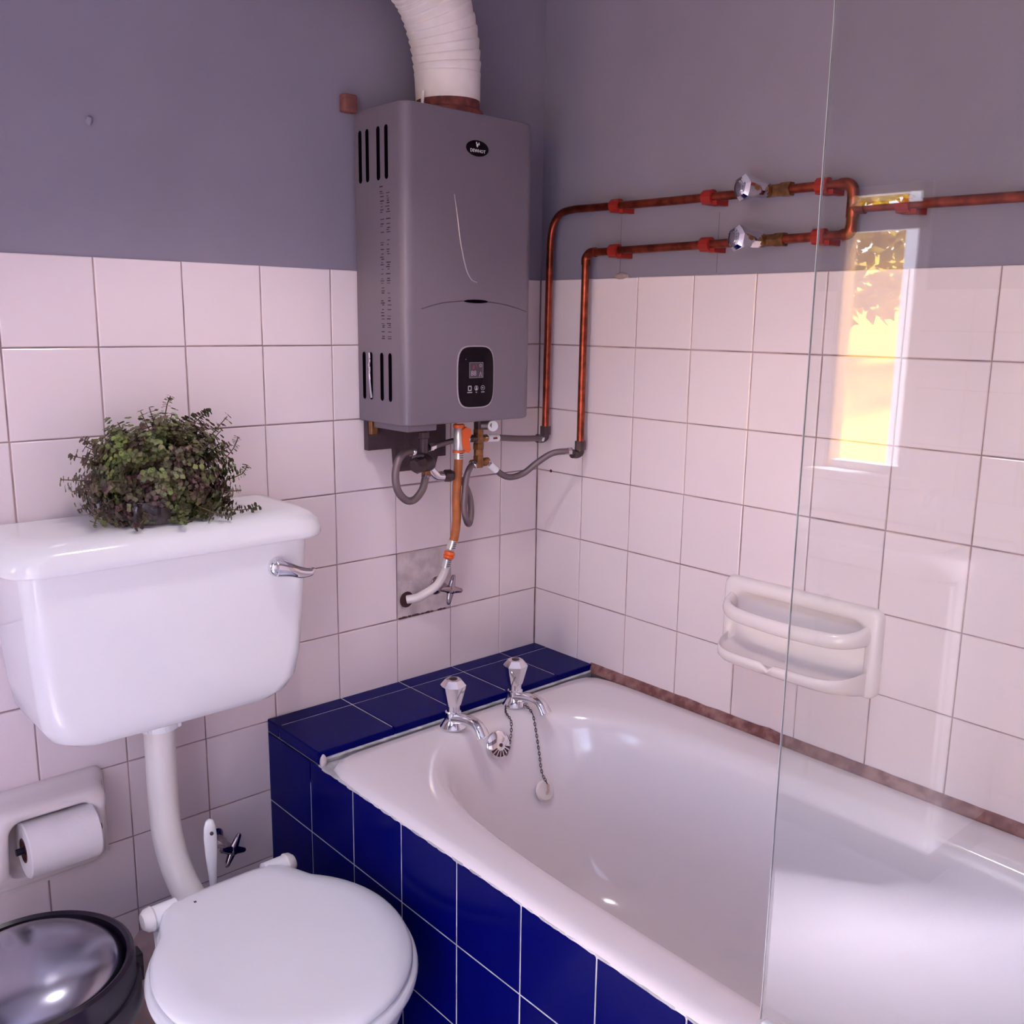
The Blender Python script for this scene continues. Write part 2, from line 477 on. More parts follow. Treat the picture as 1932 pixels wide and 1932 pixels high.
MB().box(xa + .022, xa + .026, WY0 + fw, WY1 - fw, 1.715, WZ1 - fw).build('pane', GLASS, wd, smooth=False)
LINING = mat('golden_added_lining', (0.55, 0.27, 0.05), 0.4, noise_amt=0.25, noise_scale=30)
MB().box(xa, xb, WY1 - .016, WY1, WZ0, WZ1).build('added_reveal_lining', LINING, wd, smooth=False)  # lining added so the sunlit reveal mirrors golden instead of white
bevel_box('window_sill', RX - .02, RX + .05, WY0 - .03, WY1 + .03, WZ0 - .025, WZ0, .005, FRAMEW, wd)
dr = struct(bpy.data.objects.new('door_1', None), 'white garden door standing open outside'); COL.objects.link(dr)
dr.location = (RX - .06, DY0, 0); dr['_base'] = tuple(dr.location)
MB().box(xa, xb + .01, DY0, DY0 + .04, 0, DZ).box(xa, xb + .01, DY1 - .04, DY1, 0, DZ).box(xa, xb + .01, DY0, DY1, DZ - .04, DZ).build('door_frame', FRAMEW, dr, smooth=False)
MB().box(xa - .92, xa - .02, DY0 - .03, DY0 + .01, 0.01, DZ - .05).build('door_leaf', FRAMEW, dr, smooth=False)
portal('door_daylight', (RX - .07, (DY0 + DY1) / 2, DZ / 2), DY1 - DY0 - .08, DZ - .04, (1, 0, 0))
portal('window_daylight', (RX - .07, (WY0 + WY1) / 2, (WZ0 + WZ1) / 2), WY1 - WY0, WZ1 - WZ0, (1, 0, 0))

# tiled dado on the two walls behind the camera (far from view, joints in the material)
def brick_mat(name, axis):
    m = bpy.data.materials.new(name); m.use_nodes = True
    n = m.node_tree; b_ = n.nodes['Principled BSDF']; b_.inputs['Roughness'].default_value = .2
    g = n.nodes.new('ShaderNodeNewGeometry'); sx_ = n.nodes.new('ShaderNodeSeparateXYZ'); cx_ = n.nodes.new('ShaderNodeCombineXYZ')
    n.links.new(g.outputs['Position'], sx_.inputs[0])
    n.links.new(sx_.outputs[axis], cx_.inputs[0]); n.links.new(sx_.outputs[2], cx_.inputs[1])
    t = n.nodes.new('ShaderNodeTexBrick'); t.offset = 0; t.inputs['Scale'].default_value = 1
    t.inputs['Brick Width'].default_value = PT; t.inputs['Row Height'].default_value = PT; t.inputs['Mortar Size'].default_value = .0015
    t.inputs['Color1'].default_value = (.80, .685, .70, 1); t.inputs['Color2'].default_value = (.78, .67, .69, 1); t.inputs['Mortar'].default_value = (.46, .31, .30, 1)
    n.links.new(cx_.outputs[0], t.inputs['Vector']); n.links.new(t.outputs['Color'], b_.inputs['Base Color'])
    return m
MB().box(RX, 0, RY, RY + .006, 0, ZTOP).build('tiled_dado', brick_mat('dado_tiles_south', 0), bpy.data.objects['wall_south'], smooth=False)
db = MB().box(RX, RX + .006, WY1, 0, 0, ZTOP).box(RX, RX + .006, WY0, WY1, 0, WZ0 - .025).box(RX, RX + .006, DY1 + .001, WY0, 0, ZTOP).box(RX, RX + .006, RY, DY0, 0, ZTOP)
db.build('tiled_dado', brick_mat('dado_tiles_west', 1), ww, smooth=False)

# garden outside: paving, dry grassy bank, shrubs
struct(MB().box(-7.2, RX - .06, -6, 4, -.2, -.06).build('garden_paving', PAVE, smooth=False), 'pale paving outside the doorway')
vs_, fs_ = [], []
NX, NY = 24, 24
for i in range(NX + 1):
    for j in range(NY + 1):
        x = -7.2 - 16 * i / NX; y = -10 + 20 * j / NY
        z = -.1 + max(0, -(x + 7.4)) * .22 + .18 * noise.noise(Vector((x * .6, y * .6, 0))) * min(1, i / 3)
        vs_.append((x, y, z))
for i in range(NX):
    for j in range(NY):
        a = i * (NY + 1) + j
        fs_.append((a, a + 1, a + NY + 2, a + NY + 1))
struct(mesh_obj('garden_bank', vs_, fs_, GRASS), 'bank of dry yellow grass beyond the paving')
def shrub(c, r, h, label, seed):
    rg = random.Random(seed); t = thing('garden_shrub', label, 'shrub', c, 'shrubs along the top of the dry bank')
    v, f = [], []
    for k in range(900):
        d = Vector((rg.gauss(0, 1), rg.gauss(0, 1), rg.gauss(0, 1))).normalized() * rg.uniform(.65, 1)
        p = Vector(c) + Vector((d.x * r, d.y * r, h * .55 + d.z * h * .45))
        a = Vector((rg.gauss(0, 1), rg.gauss(0, 1), rg.gauss(0, 1))).normalized() * .13; q = a.orthogonal().normalized() * .07
        n0 = len(v); v += [p - a, p + q, p + a, p - q]; f.append((n0, n0 + 1, n0 + 2, n0 + 3))
    o = mesh_obj('foliage', v, f, BUSH, t, smooth=False); o['kind'] = 'stuff'
    MB().tube([c, (c[0] + .05, c[1], c[2] + h * .5)], .06, 8).build('trunk', STEM, t)
for k, (x, y, lab) in enumerate(((-12.0, 5.2, 'round yellow green shrub on the dry bank behind the added white post'), (-12.6, 8.0, 'taller olive shrub farther along the dry bank'), (-12.2, 2.6, 'spreading olive shrub on the dry bank opposite the door'))):
    shrub((x, y, 1.0), 1.30, 3.0 + .3 * (k % 3), lab, k)
vp = thing('added_white_post', 'square white post added outside the window for its reflection', 'post', (-3.6, .13, -.06))  # unseen post, added to give a white stripe mirrored in the shower screen
bevel_box('shaft', -3.65, -3.55, .085, .175, -.06, 2.6, .006, FRAMEW, vp)
bevel_box('foot', -3.67, -3.53, .065, .195, -.06, .06, .006, FRAMEW, vp)

# ------------------------------------------------------------------ blue tiled bath surround
DZT = 0.575; AX = -0.752; DYB = -0.208
BY1 = -1.78
su = thing('bath_surround', 'navy blue tiled bath panel and tap ledge with white grout', 'bath surround', (AX, -0.9, 0))
b = MB().box(AX + .0013, AX + .045, BY1, -0.002, 0, .548)
b.box(AX + .0013, -0.001, DYB + .004, -0.0025, .50, DZT - .0135)
b.box(AX + .0013, -0.001, DYB + .012, -0.0025, .55, DZT - .0013)
b.build('grouted_core', GROUTW, su, smooth=False)
ysj = [-0.004, -0.050, -0.172 - .152 * 0]
# tiles on the apron face
ye = [-0.003, -0.172] + [-0.172 - .152 * k for k in range(1, 11)]
ze = [0.0, .0905, .2430, .3950, .5465]
for i in range(len(ye) - 1):
    y1, y0 = ye[i], max(ye[i + 1], BY1)
    if y1 - y0 < .01: continue
    for j in range(4):
        me = tile_mesh(y1 - y0 - .0022, ze[j + 1] - ze[j] - .0022, .008, m=BLUE)
        put_tile(me, (AX + jit(.0004), (y0 + y1) / 2, (ze[j] + ze[j + 1]) / 2), -PI / 2, su)
# narrow face strip under the ledge
for y1, y0 in ((-0.003, -0.050), (-0.050, DYB + .002)):
    me = tile_mesh(y1 - y0 - .0022, .0260, .008, m=BLUE)
    put_tile(me, (AX + .0002, (y0 + y1) / 2, .5615), -PI / 2, su)
# ledge top
xe = [-0.001, -A0, -(A0 + PT), -(A0 + 2 * PT), -(A0 + 3 * PT), AX - .0005]
for i in range(5):
    x1, x0 = xe[i], xe[i + 1]
    for y1, y0 in ((-0.003, -0.048), (-0.048, DYB)):
        me = tile_mesh(x1 - x0 - .002, y1 - y0 - .002, .014 if y0 < -.1 else .006, m=BLUE)
        put_tile(me, ((x0 + x1) / 2, (y0 + y1) / 2, DZT + jit(.0003)), 0, su, -PI / 2)

# ------------------------------------------------------------------ bath
bath = thing('bathtub', 'white enamel bathtub set into the blue tiled surround', 'bathtub', (-.38, -.99, .12))
RZ = 0.560
cy = (DYB + BY1 + .01) / 2 - .003; oy = (DYB - BY1) / 2 - .009
cx = -.3785; ox = .3735
iy = (-.292 - 1.70) / 2; ib = (1.70 - .292) / 2
prof = [  # cx, cy, a, b, n, z
    (cx, cy, ox - .010, oy - .006, 24, RZ - .034),
    (cx, cy, ox - .002, oy - .001, 24, RZ - .024),
    (cx, cy, ox, oy, 22, RZ - .014),
    (cx, cy, ox - .004, oy - .003, 20, RZ - .004),
    (cx, cy, ox - .014, oy - .010, 18, RZ),
    (cx - .003, cy, ox - .035, oy - .03, 12, RZ + .001),
    (-.394, iy, .302, ib + .018, 4.2, RZ - .001),
    (-.393, iy, .288, ib + .004, 3.4, RZ - .004),
    (-.392, iy, .279, ib - .006, 3.2, RZ - .013),
    (-.391, iy, .270, ib - .017, 3.1, RZ - .035),
    (-.390, iy, .262, ib - .030, 3.0, RZ - .075),
    (-.390, iy, .250, ib - .060, 3.0, RZ - .16),
    (-.390, iy, .238, ib - .095, 3.0, RZ - .25),
    (-.390, iy, .222, ib - .130, 2.9, RZ - .32),
    (-.390, iy, .190, ib - .180, 2.8, RZ - .365),
    (-.390, iy, .120, ib - .300, 2.5, RZ - .385),
    (-.390, iy, .030, .12, 2.2, RZ - .39)]
rings = [[(x, y, z) for x, y in superel(a, b_, c, d, n, 160)] for a, b_, c, d, n, z in prof]
MB().loft(rings, cap0=False, cap1=True).build('tub', ENAM, bath, angle=60)
# brown sealing joint between bath and wall
b = MB()
pts = []
NS = 60
r0, r1, r2 = [], [], []
for k in range(NS + 1):
    y = DYB + .006 - (DYB + .006 - BY1) * k / NS
    wv = .0105 + .003 * noise.noise(Vector((y * 30, 0, 0)))
    hv = .0175 + .004 * noise.noise(Vector((y * 25, 4, 0)))
    r0.append((-.0005, y, RZ + hv)); r1.append((-wv * .6, y, RZ + hv * .62)); r2.append((-wv, y, RZ - .004))
r3 = [(-.0005, p[1], RZ - .004) for p in r0]
rows_ = [[r0[k], r1[k], r2[k], r3[k]] for k in range(NS + 1)]
tag(MB().loft(rows_).build('sealant_strip', CAULK), 'ragged brown sealant strip between bathtub and tiled wall', 'sealant')
# thin ragged mortar lines where the bath meets the tiles
def ragged(name, p0, p1, side, up, w0, wa, m, n=110, seed=0.0):
    p0, p1, side, up = Vector(p0), Vector(p1), Vector(side), Vector(up); rings = []
    for k in range(n + 1):
        q = p0.lerp(p1, k / n)
        wv = w0 + wa * noise.noise(Vector((k * .35, seed, 0))) + wa * .6 * noise.noise(Vector((k * 1.3, seed, 3)))
        wv = max(.0004, wv); hv = max(.0003, w0 * .7 + wa * .5 * noise.noise(Vector((k * .6, seed, 9))))
        rings.append([q - side * .004, q - side * .004 + up * hv, q + side * wv * .6 + up * hv, q + side * wv, q + side * wv - up * .003])
    return MB().loft(rings).build(name, m, su)
ragged('ledge_mortar', (AX + .014, DYB - .002, RZ), (-.004, DYB - .002, RZ), (0, -1, 0), (0, 0, 1), .0014, .0020, GROUTW, 120, 2.0)
ragged('rim_mortar', (AX + .001, DYB - .01, .5465), (AX + .001, BY1, .5465), (-1, 0, 0), (0, 0, 1), .0010, .0020, GROUTW, 200, 5.0)
blob('corner_mortar', (AX + .007, DYB - .004, .557), .007, .006, .013, PLASTER, su, 9, amp=.15)

# bath taps
def bath_tap(x, y, label):
    t = thing('bath_tap', label, 'tap', (x, y, RZ), 'chrome taps on the bath rim')
    z = RZ + .0012
    MB().lathe([(.0, 0), (.0265, 0), (.0275, .003), (.024, .007), (.019, .016), (.0165, .026), (.0165, .034), (.0135, .036), (.0135, .048), (0, .048)], (x, y, z), seg=28).build('tap_body', CHROME, t)
    # spout: flattened tube curving over
    P = spline([(x, y - .006, z + .020), (x, y - .032, z + .027), (x, y - .062, z + .031), (x, y - .084, z + .026), (x, y - .098, z + .010)], 6)
    rings = []
    for i, p in enumerate(P):
        tt = (P[min(i + 1, len(P) - 1)] - P[max(i - 1, 0)]).normalized()
        a = Vector((1, 0, 0)); bb = a.cross(tt).normalized()
        s_ = i / (len(P) - 1)
        rw = .015 - .003 * s_ + .003 * max(0, s_ - .7) * 3; rh = .011 - .002 * s_ + .002 * max(0, s_ - .7) * 3
        rings.append([p + a * rw * math.cos(2 * PI * k / 18) + bb * rh * math.sin(2 * PI * k / 18) for k in range(18)])
    MB().loft(rings).build('spout', CHROME, t)
    # faceted handle widening upwards
    rings = []
    for hh, rr in ((.048, .0150), (.052, .0165), (.088, .0262), (.0915, .0268), (.1035, .017), (.1045, .012)):
        ring = []
        for k in range(12):
            a = 2 * PI * k / 12 + .26
            q = rr * (1.0 if k % 2 == 0 else .93)
            ring.append((x + q * math.cos(a), y + q * math.sin(a), z + hh))
        rings.append(ring)
    hd = MB().loft(rings).build('handle', CHROME, t, angle=18)
    MB().lathe([(.0, 0), (.0075, 0), (.0085, .0012), (.006, .002), (0, .002)], (x, y, z + .1045), seg=16).build('index_cap', DARKM, hd)
    return t
bath_tap(-.464, -.254, 'chrome bath tap standing on the rim nearer the apron, no chain on it')
bath_tap(-.289, -.249, 'chrome bath tap nearer the corner with two chains hung from its base')

def chain(name, pts, parent, m, step=.0062, r=.0008):
    P = spline(pts, 12); L = [0]
    for i in range(1, len(P)): L.append(L[-1] + (P[i] - P[i - 1]).length)
    n = int(L[-1] / step); b = MB()
    for k in range(n):
        s_ = (k + .5) * step
        i = max(j for j in range(len(L)) if L[j] <= s_); i = min(i, len(P) - 2)
        q = P[i].lerp(P[i + 1], (s_ - L[i]) / max(1e-6, L[i + 1] - L[i])); t = (P[i + 1] - P[i]).normalized()
        a = t.orthogonal().normalized(); c = t.cross(a)
        if k % 2: a, c = c, a
        ring = [q + t * math.cos(2 * PI * j / 8) * step * .72 + a * math.sin(2 * PI * j / 8) * step * .36 for j in range(8)]
        ring.append(ring[0]); ring.append(ring[1])
        b.tube(ring, r, 5, smooth=False, cap=False)
    return b.build(name, m, parent)
ov = thing('overflow_grating', 'round chrome overflow grating on the end of the tub, held by a chain', 'overflow', (-.396, -.316, .50))
oc = Vector((-.395, -.3155, .522)); on_ = Vector((-.12, -.93, .36)).normalized()
MB().lathe([(0, -.002), (.027, -.002), (.0295, .001), (.0285, .005), (.022, .0095), (.012, .012), (0, .0125)], oc, on_, 32).build('dome', CHROME, ov)
ax_u = (Vector((0, 0, 1)) - on_ * on_.z).normalized(); ax_r = on_.cross(ax_u)
for k in range(7):
    a = PI + (k - 3) * .38
    d = ax_u * math.cos(a) + ax_r * math.sin(a); s_ = d.cross(on_)
    p0 = oc + d * .011 + on_ * .0118; p1 = oc + d * .0235 + on_ * .0082
    MB().add([p0 - s_ * .0010, p0 + s_ * .0010, p1 + s_ * .0028, p1 - s_ * .0028, p0 - s_ * .0010 + on_ * .0006, p0 + s_ * .0010 + on_ * .0006, p1 + s_ * .0028 + on_ * .0012, p1 - s_ * .0028 + on_ * .0012], [(4, 5, 6, 7), (0, 3, 2, 1), (0, 1, 5, 4), (1, 2, 6, 5), (2, 3, 7, 6), (3, 0, 4, 7)]).build('slot', HOLE, ov)
MB().lathe([(0, 0), (.004, 0), (.004, .002), (0, .0028)], oc + on_ * .0118, on_, 12).build('screw', DARKM, ov)
chain('chain', [(-.318, -.252, .569), (-.338, -.275, .5655), (-.350, -.305, .559), (-.362, -.319, .537), (-.376, -.328, .514), (-.388, -.332, .500)], ov, DARKM)
pg = thing('bath_plug', 'pale rubber bath plug hanging on a chain inside the tub', 'plug', (-.295, -.35, .39))
pc = Vector((-.306, -.3635, .409)); pn = Vector((-.1, -.9, .38)).normalized()
MB().lathe([(0, -.003), (.020, -.003), (.0225, .001), (.0225, .004), (.019, .0075), (0, .009)], pc, pn, 28).build('stopper', RUBBER, pg)
MB().tube([pc + Vector((-.001, -.009, -.004)), pc + Vector((.002, -.011, .004)), pc + Vector((.003, -.009, .017))], .0028, 8).build('toggle', WOODT, pg)
chain('chain', [(-.283, -.273, .569), (-.290, -.306, .560), (-.294, -.322, .530), (-.298, -.338, .485), (-.302, -.352, .446), pc + Vector((.003, -.010, .014))], pg, DARKM)

# shower screen
gs = thing('shower_screen', 'clear frameless glass shower screen standing on the bath rim', 'shower screen', (-.712, -1.5, RZ))
MB().box(-.715, -.709, -1.78, -1.163, RZ + .008, 2.05).build('glass_panel', SCREEN, gs, smooth=False)
MB().box(-.7135, -.7105, -1.163, -1.1622, RZ + .010, 2.05).build('polished_edge', GEDGE, gs, smooth=False)
bevel_box('bottom_seal', -.719, -.705, -1.78, -1.166, RZ + .001, RZ + .012, .003, PLAST, gs)

# soap dish
sdsh = thing('soap_dish', 'ceramic soap dish with moulded tray set in the tiles above the bath', 'soap dish', (0, -.752, .71))
y0, y1, z0, z1 = -.924, -.582, .709, .880
rings = []
for ins, dx, rr in ((0, .004, .020), (0, -.008, .020), (.003, -.014, .020), (.008, -.0175, .020), (.016, -.0185, .022), (.024, -.0165, .026), (.029, -.011, .030), (.033, -.004, .032), (.045, -.0025, .030)):
    rings.append([(dx, y, z) for y, z in rrect((y0 + y1) / 2, (z0 + z1) / 2, (y1 - y0) / 2 - ins, (z1 - z0) / 2 - ins, rr)])
MB().loft(rings).build('back_plate', CERAMP, sdsh, angle=60)
# projecting tray with a raised lip and drain notch, swept along y
cs = [(-.005, .800), (-.006, .774), (-.014, .752), (-.036, .741), (-.066, .737), (-.086, .740), (-.0935, .749), (-.0965, .7525), (-.1005, .7525), (-.1035, .748), (-.101, .736), (-.084, .724), (-.050, .716), (-.014, .712)]
NYS = 48; rings = []
ym = (y0 + y1) / 2; hw = (y1 - y0) / 2 - .018
for k in range(NYS + 1):
    t = math.sin(PI / 2 * (-1 + 2 * k / NYS))
    s_ = max(0.0, 1 - abs(t) ** 6) ** .5
    notch = math.exp(-((t - .02) / .05) ** 2)
    ring = []
    for i, (x, z) in enumerate(cs):
        xx = -.005 + (x + .005) * s_
        zz = z + (.012 * (1 - s_) if i < 10 else 0)
        if 6 <= i <= 9: zz -= .011 * notch; xx -= .004 * notch
        ring.append((xx, ym + t * hw, zz))
    rings.append(ring)
MB().loft(rings, cap0=False, cap1=False, close=False).build('tray', CERAMP, sdsh, angle=70)
# grab bar bridging the hollow
P = spline([(-.010, -.604, .830), (-.044, -.614, .825), (-.064, -.645, .820), (-.070, -.70, .818), (-.071, -.752, .817), (-.070, -.80, .818), (-.064, -.86, .820), (-.044, -.891, .825), (-.010, -.901, .830)], 7)
rings = []
for i, p in enumerate(P):
    t = (P[min(i + 1, len(P) - 1)] - P[max(i - 1, 0)]).normalized(); up = Vector((0, 0, 1)); sd_ = t.cross(up).normalized()
    e = 1 + .5 * abs(2 * i / (len(P) - 1) - 1) ** 6
    rings.append([p + up * .0145 * e * math.sin(2 * PI * k / 18) + sd_ * .0095 * math.cos(2 * PI * k / 18) for k in range(18)])
MB().loft(rings).build('grab_bar', CERAMP, sdsh)

# ------------------------------------------------------------------ cistern
ci = thing('toilet_cistern', 'white ceramic wall-hung toilet cistern above the pan', 'cistern', (-.99, -.1, .69))
def rr_ring(x0, x1, y0, y1, rf, z, n=8, rb=.006):
    """plan outline, back (y1, at the wall) nearly square, front rounded"""
    out = []
    for (sx, sy, a0, r) in ((1, 1, 0, rb), (-1, 1, PI / 2, rb), (-1, -1, PI, rf), (1, -1, 1.5 * PI, rf)):
        cxx = x1 - r if sx > 0 else x0 + r; cyy = y1 - r if sy > 0 else y0 + r
        for k in range(n + 1):
            a = a0 + k / n * PI / 2
            out.append((cxx + r * math.cos(a), cyy + r * math.sin(a), z))
    return out
rings = []
for z, ix, fy, rf in ((.692, .090, .155, .05), (.693, .070, .170, .05), (.699, .048, .182, .05), (.712, .030, .190, .045), (.735, .017, .196, .040), (.78, .009, .199, .035), (.86, .003, .202, .032), (.985, -.004, .206, .030), (1.004, -.004, .206, .030)):
    rings.append(rr_ring(-1.233 + ix, -.757 - ix, -fy, -.002, rf, z))
MB().loft(rings).build('tank', CERAM, ci, angle=60)
rings = []
for z, ins, rf in ((.996, .010, .03), (.9965, .003, .036), (1.001, .0, .04), (1.012, .0, .04), (1.026, .004, .042), (1.036, .012, .046), (1.0425, .026, .05), (1.0445, .045, .05), (1.045, .09, .04)):
    rings.append(rr_ring(-1.262 + ins, -.718 - ins, -.222 + ins * 1.2, -.002 - ins * .12, rf * 1.1 + .014, z))
MB().loft(rings).build('lid', CERAM, ci, angle=60)
lv = MB().lathe([(0, 0), (.017, 0), (.0185, .003), (.0175, .009), (.012, .014), (0, .016)], (-.823, -.2035, .951), (0, -1, 0), 24).build('lever_boss', CHROME, ci)
P = spline([(-.830, -.216, .952), (-.812, -.223, .948), (-.792, -.227, .940), (-.773, -.229, .937), (-.761, -.228, .940)], 6)
rings = []
for i, p in enumerate(P):
    s_ = i / (len(P) - 1); a = 1.0 if s_ < .85 else 1 - (s_ - .85) / .15 * .55
    rz, ry = (.0175 - .0095 * min(1, s_ * 1.3)) * a, (.011 - .004 * s_) * a
    rings.append([p + Vector((0, ry * math.cos(2 * PI * k / 16), rz * math.sin(2 * PI * k / 16))) for k in range(16)])
MB().loft(rings).build('flush_lever', CHROME, ci)
# flush pipe
fp = thing('flush_pipe', 'thick white plastic flush pipe curving from cistern to pan', 'pipe', (-1.0, -.11, .33))
MB().tube([(-1.012, -.105, .706), (-1.012, -.105, .62), (-1.012, -.105, .52), (-1.010, -.110, .455), (-1.004, -.130, .395), (-.996, -.170, .350), (-.99, -.225, .330), (-.985, -.29, .326)], .0265, 24).build('pipe', PLASTC, fp)
MB().lathe([(.028, 0), (.036, 0), (.037, .004), (.037, .018), (.030, .022), (.028, .022)], (-1.012, -.105, .668), seg=28, cap=False).build('coupling_nut', PLAST, fp)
for k in range(8):
    a = k * PI / 4
    c = Vector((-1.012 + .037 * math.cos(a), -.105 + .037 * math.sin(a), .678))
    MB().box(c.x - .003, c.x + .003, c.y - .003, c.y + .003, c.z - .008, c.z + .008).build('nut_rib', PLAST, fp)

# ------------------------------------------------------------------ toilet pan
tl = thing('toilet', 'white ceramic toilet pan with closed seat lid', 'toilet', (-.982, -.45, 0))
TX, TY = -.982, -.482
def egg(rx, rf, rb, tab_w, tab_y, z, N=72, cx=TX, cy=TY):
    """round seat outline, front radius rf, back radius rb, with a hinge tab of half width tab_w up to y=tab_y"""
    out = []
    for k in range(N):
        a = 2 * PI * k / N
        c, s_ = math.cos(a), math.sin(a)
        x = rx * c; y = (rb if s_ > 0 else rf) * s_
        if s_ > 0 and tab_w:
            yt = (tab_y - cy)
            q = max(0.0, 1 - (abs(x) / tab_w) ** 4)
            if abs(x) < tab_w: y = max(y, yt * (1 - .06 * (abs(x) / tab_w) ** 6))
            elif abs(x) < tab_w * 1.45:
                y = max(y, yt - (yt - rb * math.sqrt(max(0, 1 - (x / rx) ** 2))) * min(1, (abs(x) - tab_w) / (tab_w * .45)))
        out.append((cx + x, cy + y, z))
    return out
rings = [egg(.085, .13, .22, 0, 0, 0.001), egg(.09, .135, .22, 0, 0, .02), egg(.075, .11, .21, 0, 0, .07), egg(.085, .12, .20, 0, 0, .16), egg(.13, .165, .195, 0, 0, .25), egg(.168, .20, .195, 0, 0, .32), egg(.182, .212, .20, .10, -.215, .355), egg(.184, .214, .202, .10, -.215, .380), egg(.178, .208, .197, .09, -.22, .386)]
MB().loft(rings).build('bowl', CERAM, tl, angle=60)
MB().tube([(-.985, -.20, .326), (-.985, -.26, .326)], .036, 20, smooth=False).build('inlet_spigot', CERAM, tl)
MB().tube([(-.982, -.30, .10), (-.982, -.22, .12), (-.982, -.12, .13)], .052, 20).build('outlet', CERAM, tl)
rings = [egg(.196, .222, .205, .095, -.268, .3875), egg(.201, .227, .209, .097, -.266, .391), egg(.202, .228, .210, .098, -.265, .397), egg(.200, .226, .208, .097, -.266, .4035), egg(.194, .220, .203, .095, -.268, .4065)]
MB().loft(rings).build('seat', PLAST, tl, angle=60)
rings = [egg(.186, .213, .198, .090, -.262, .4075), egg(.192, .219, .203, .093, -.259, .4105), egg(.1935, .2205, .2045, .094, -.258, .4155), egg(.1915, .2185, .2025, .093, -.259, .4210), egg(.186, .213, .197, .091, -.263, .4255), egg(.170, .197, .182, .084, -.275, .4300), egg(.155, .182, .166, .07, -.29, .4312), egg(.148, .175, .159, .06, -.30, .4308), egg(.05, .06, .05, 0, 0, .4316)]
MB().loft(rings).build('lid', PLAST, tl, angle=60)
for sx in (-1, 1):
    x = TX + sx * .098
    hg = MB().tube([(x - sx * .018, -.268, .412), (x + sx * .022, -.268, .412)], .0185, 20, smooth=False).build('hinge', PLAST, tl)
    MB().lathe([(.0, 0), (.0185, 0), (.0205, .003), (.019, .012), (.013, .019), (0, .021)], (x + sx * .021, -.268, .412), (sx, 0, 0), 20).build('hinge_cap', PLASTC, hg)
    MB().lathe([(.015, 0), (.017, .004), (.017, .018), (.012, .026)], (x, -.268, .384), (0, 0, 1), 16).build('hinge_foot', PLAST, tl)
MB().box(TX - .062, TX - .058, -.30, -.296, .4312, .4318).build('lid_slot', DARKM, tl)
# cement collar round the soil pipe
vs_, fs_ = [], []
NA, NB = 20, 8
cc = thing('cement_collar', 'rounded cement hump over the waste pipe behind the toilet', 'cement', (-.985, -.05, 0))
rings = []
for i in range(NB + 1):
    y = -.0005 - .155 * i / NB
    sh = 1 - .35 * (i / NB) ** 2
    rings.append([(-.985 + (.105 * sh + .006 * noise.noise(Vector((k * .7, i * .5, 0)))) * math.cos(PI * k / NA), y, (.238 * sh) * math.sin(PI * k / NA) ** .75 + .0005) for k in range(NA + 1)])
MB().loft(rings).build('hump', CEMENT, cc)

# toilet brush behind the pan
tb = thing('toilet_brush', 'white plastic toilet brush in its holder behind the pan', 'toilet brush', (-.952, -.165, 0))
bx, by = -.952, -.165
def paddle(z, rx, ry): return [(bx + rx * math.cos(2 * PI * k / 16), by + .03 * (z - .3) + ry * math.sin(2 * PI * k / 16), z) for k in range(16)]
MB().loft([paddle(.06, .006, .006), paddle(.20, .0055, .0055), paddle(.33, .006, .006), paddle(.38, .008, .006), paddle(.42, .0115, .006), paddle(.455, .0125, .006), paddle(.475, .011, .006), paddle(.486, .007, .005), paddle(.489, .002, .002)]).build('handle', PLAST, tb)
MB().tube([(bx, by + .0015, .464), (bx, by - .0035, .464)], .0035, 8, smooth=False).build('hanging_hole', DARKM, tb)
MB().lathe([(0, .0005), (.045, .0005), (.046, .006), (.040, .03), (.036, .11), (.037, .13), (.033, .13), (.030, .03), (0, .03)], (bx, by, 0), seg=24).build('holder_cup', PLAST, tb)

# paper holder
ph = thing('paper_holder', 'ceramic toilet paper holder built into the tiles under the cistern', 'paper holder', (-1.18, 0, .40))
hx0, hx1, hz0, hz1 = -1.292, -1.083, .392, .580
mx_, mz_ = (hx0 + hx1) / 2, (hz0 + hz1) / 2; hw_, hh_ = (hx1 - hx0) / 2, (hz1 - hz0) / 2
rings = []
for ins, y, r in ((0, .001, .018), (0, -.010, .018), (.004, -.015, .018), (.010, -.030, .020), (.012, -.050, .022), (.015, -.060, .024), (.021, -.066, .026), (.028, -.067, .026), (.034, -.062, .024), (.036, -.052, .022), (.038, -.012, .020), (.044, -.004, .016)):
    rings.append([(x, (y if y > -.012 else -.010 + (y + .010) * (.22 + .78 * min(1, max(0, (z - hz0 - .02) / .085)) ** .8)), z) for x, z in rrect(mx_, mz_, hw_ - ins, hh_ - ins, r, 10)])
MB().loft(rings, cap0=True, cap1=True).build('frame', CERAMP, ph, angle=60)
rl = thing('toilet_roll', 'part-used white toilet roll in the ceramic holder', 'toilet roll', (-1.18, -.058, .435))
rc = Vector((-1.178, -.058, .490)); rw = .058
MB().lathe([(.021, -rw), (.046, -rw), (.048, -rw + .002), (.048, rw - .002), (.046, rw), (.021, rw), (.021, -rw)], rc, (1, 0, 0), 40, cap=False).build('paper', PAPER, rl, angle=30)
MB().lathe([(.0195, -rw - .001), (.021, -rw - .001), (.021, rw + .001), (.0195, rw + .001), (.0195, -rw - .001)], rc, (1, 0, 0), 28, cap=False).build('core', WOODR, rl)
sp = MB().lathe([(0, -rw - .012), (.006, -rw - .012), (.006, -rw + .0), (.0085, -rw), (.0085, rw), (.006, rw), (.006, rw + .012), (0, rw + .012)], rc, (1, 0, 0), 20).build('spindle', BLACKP, ph)

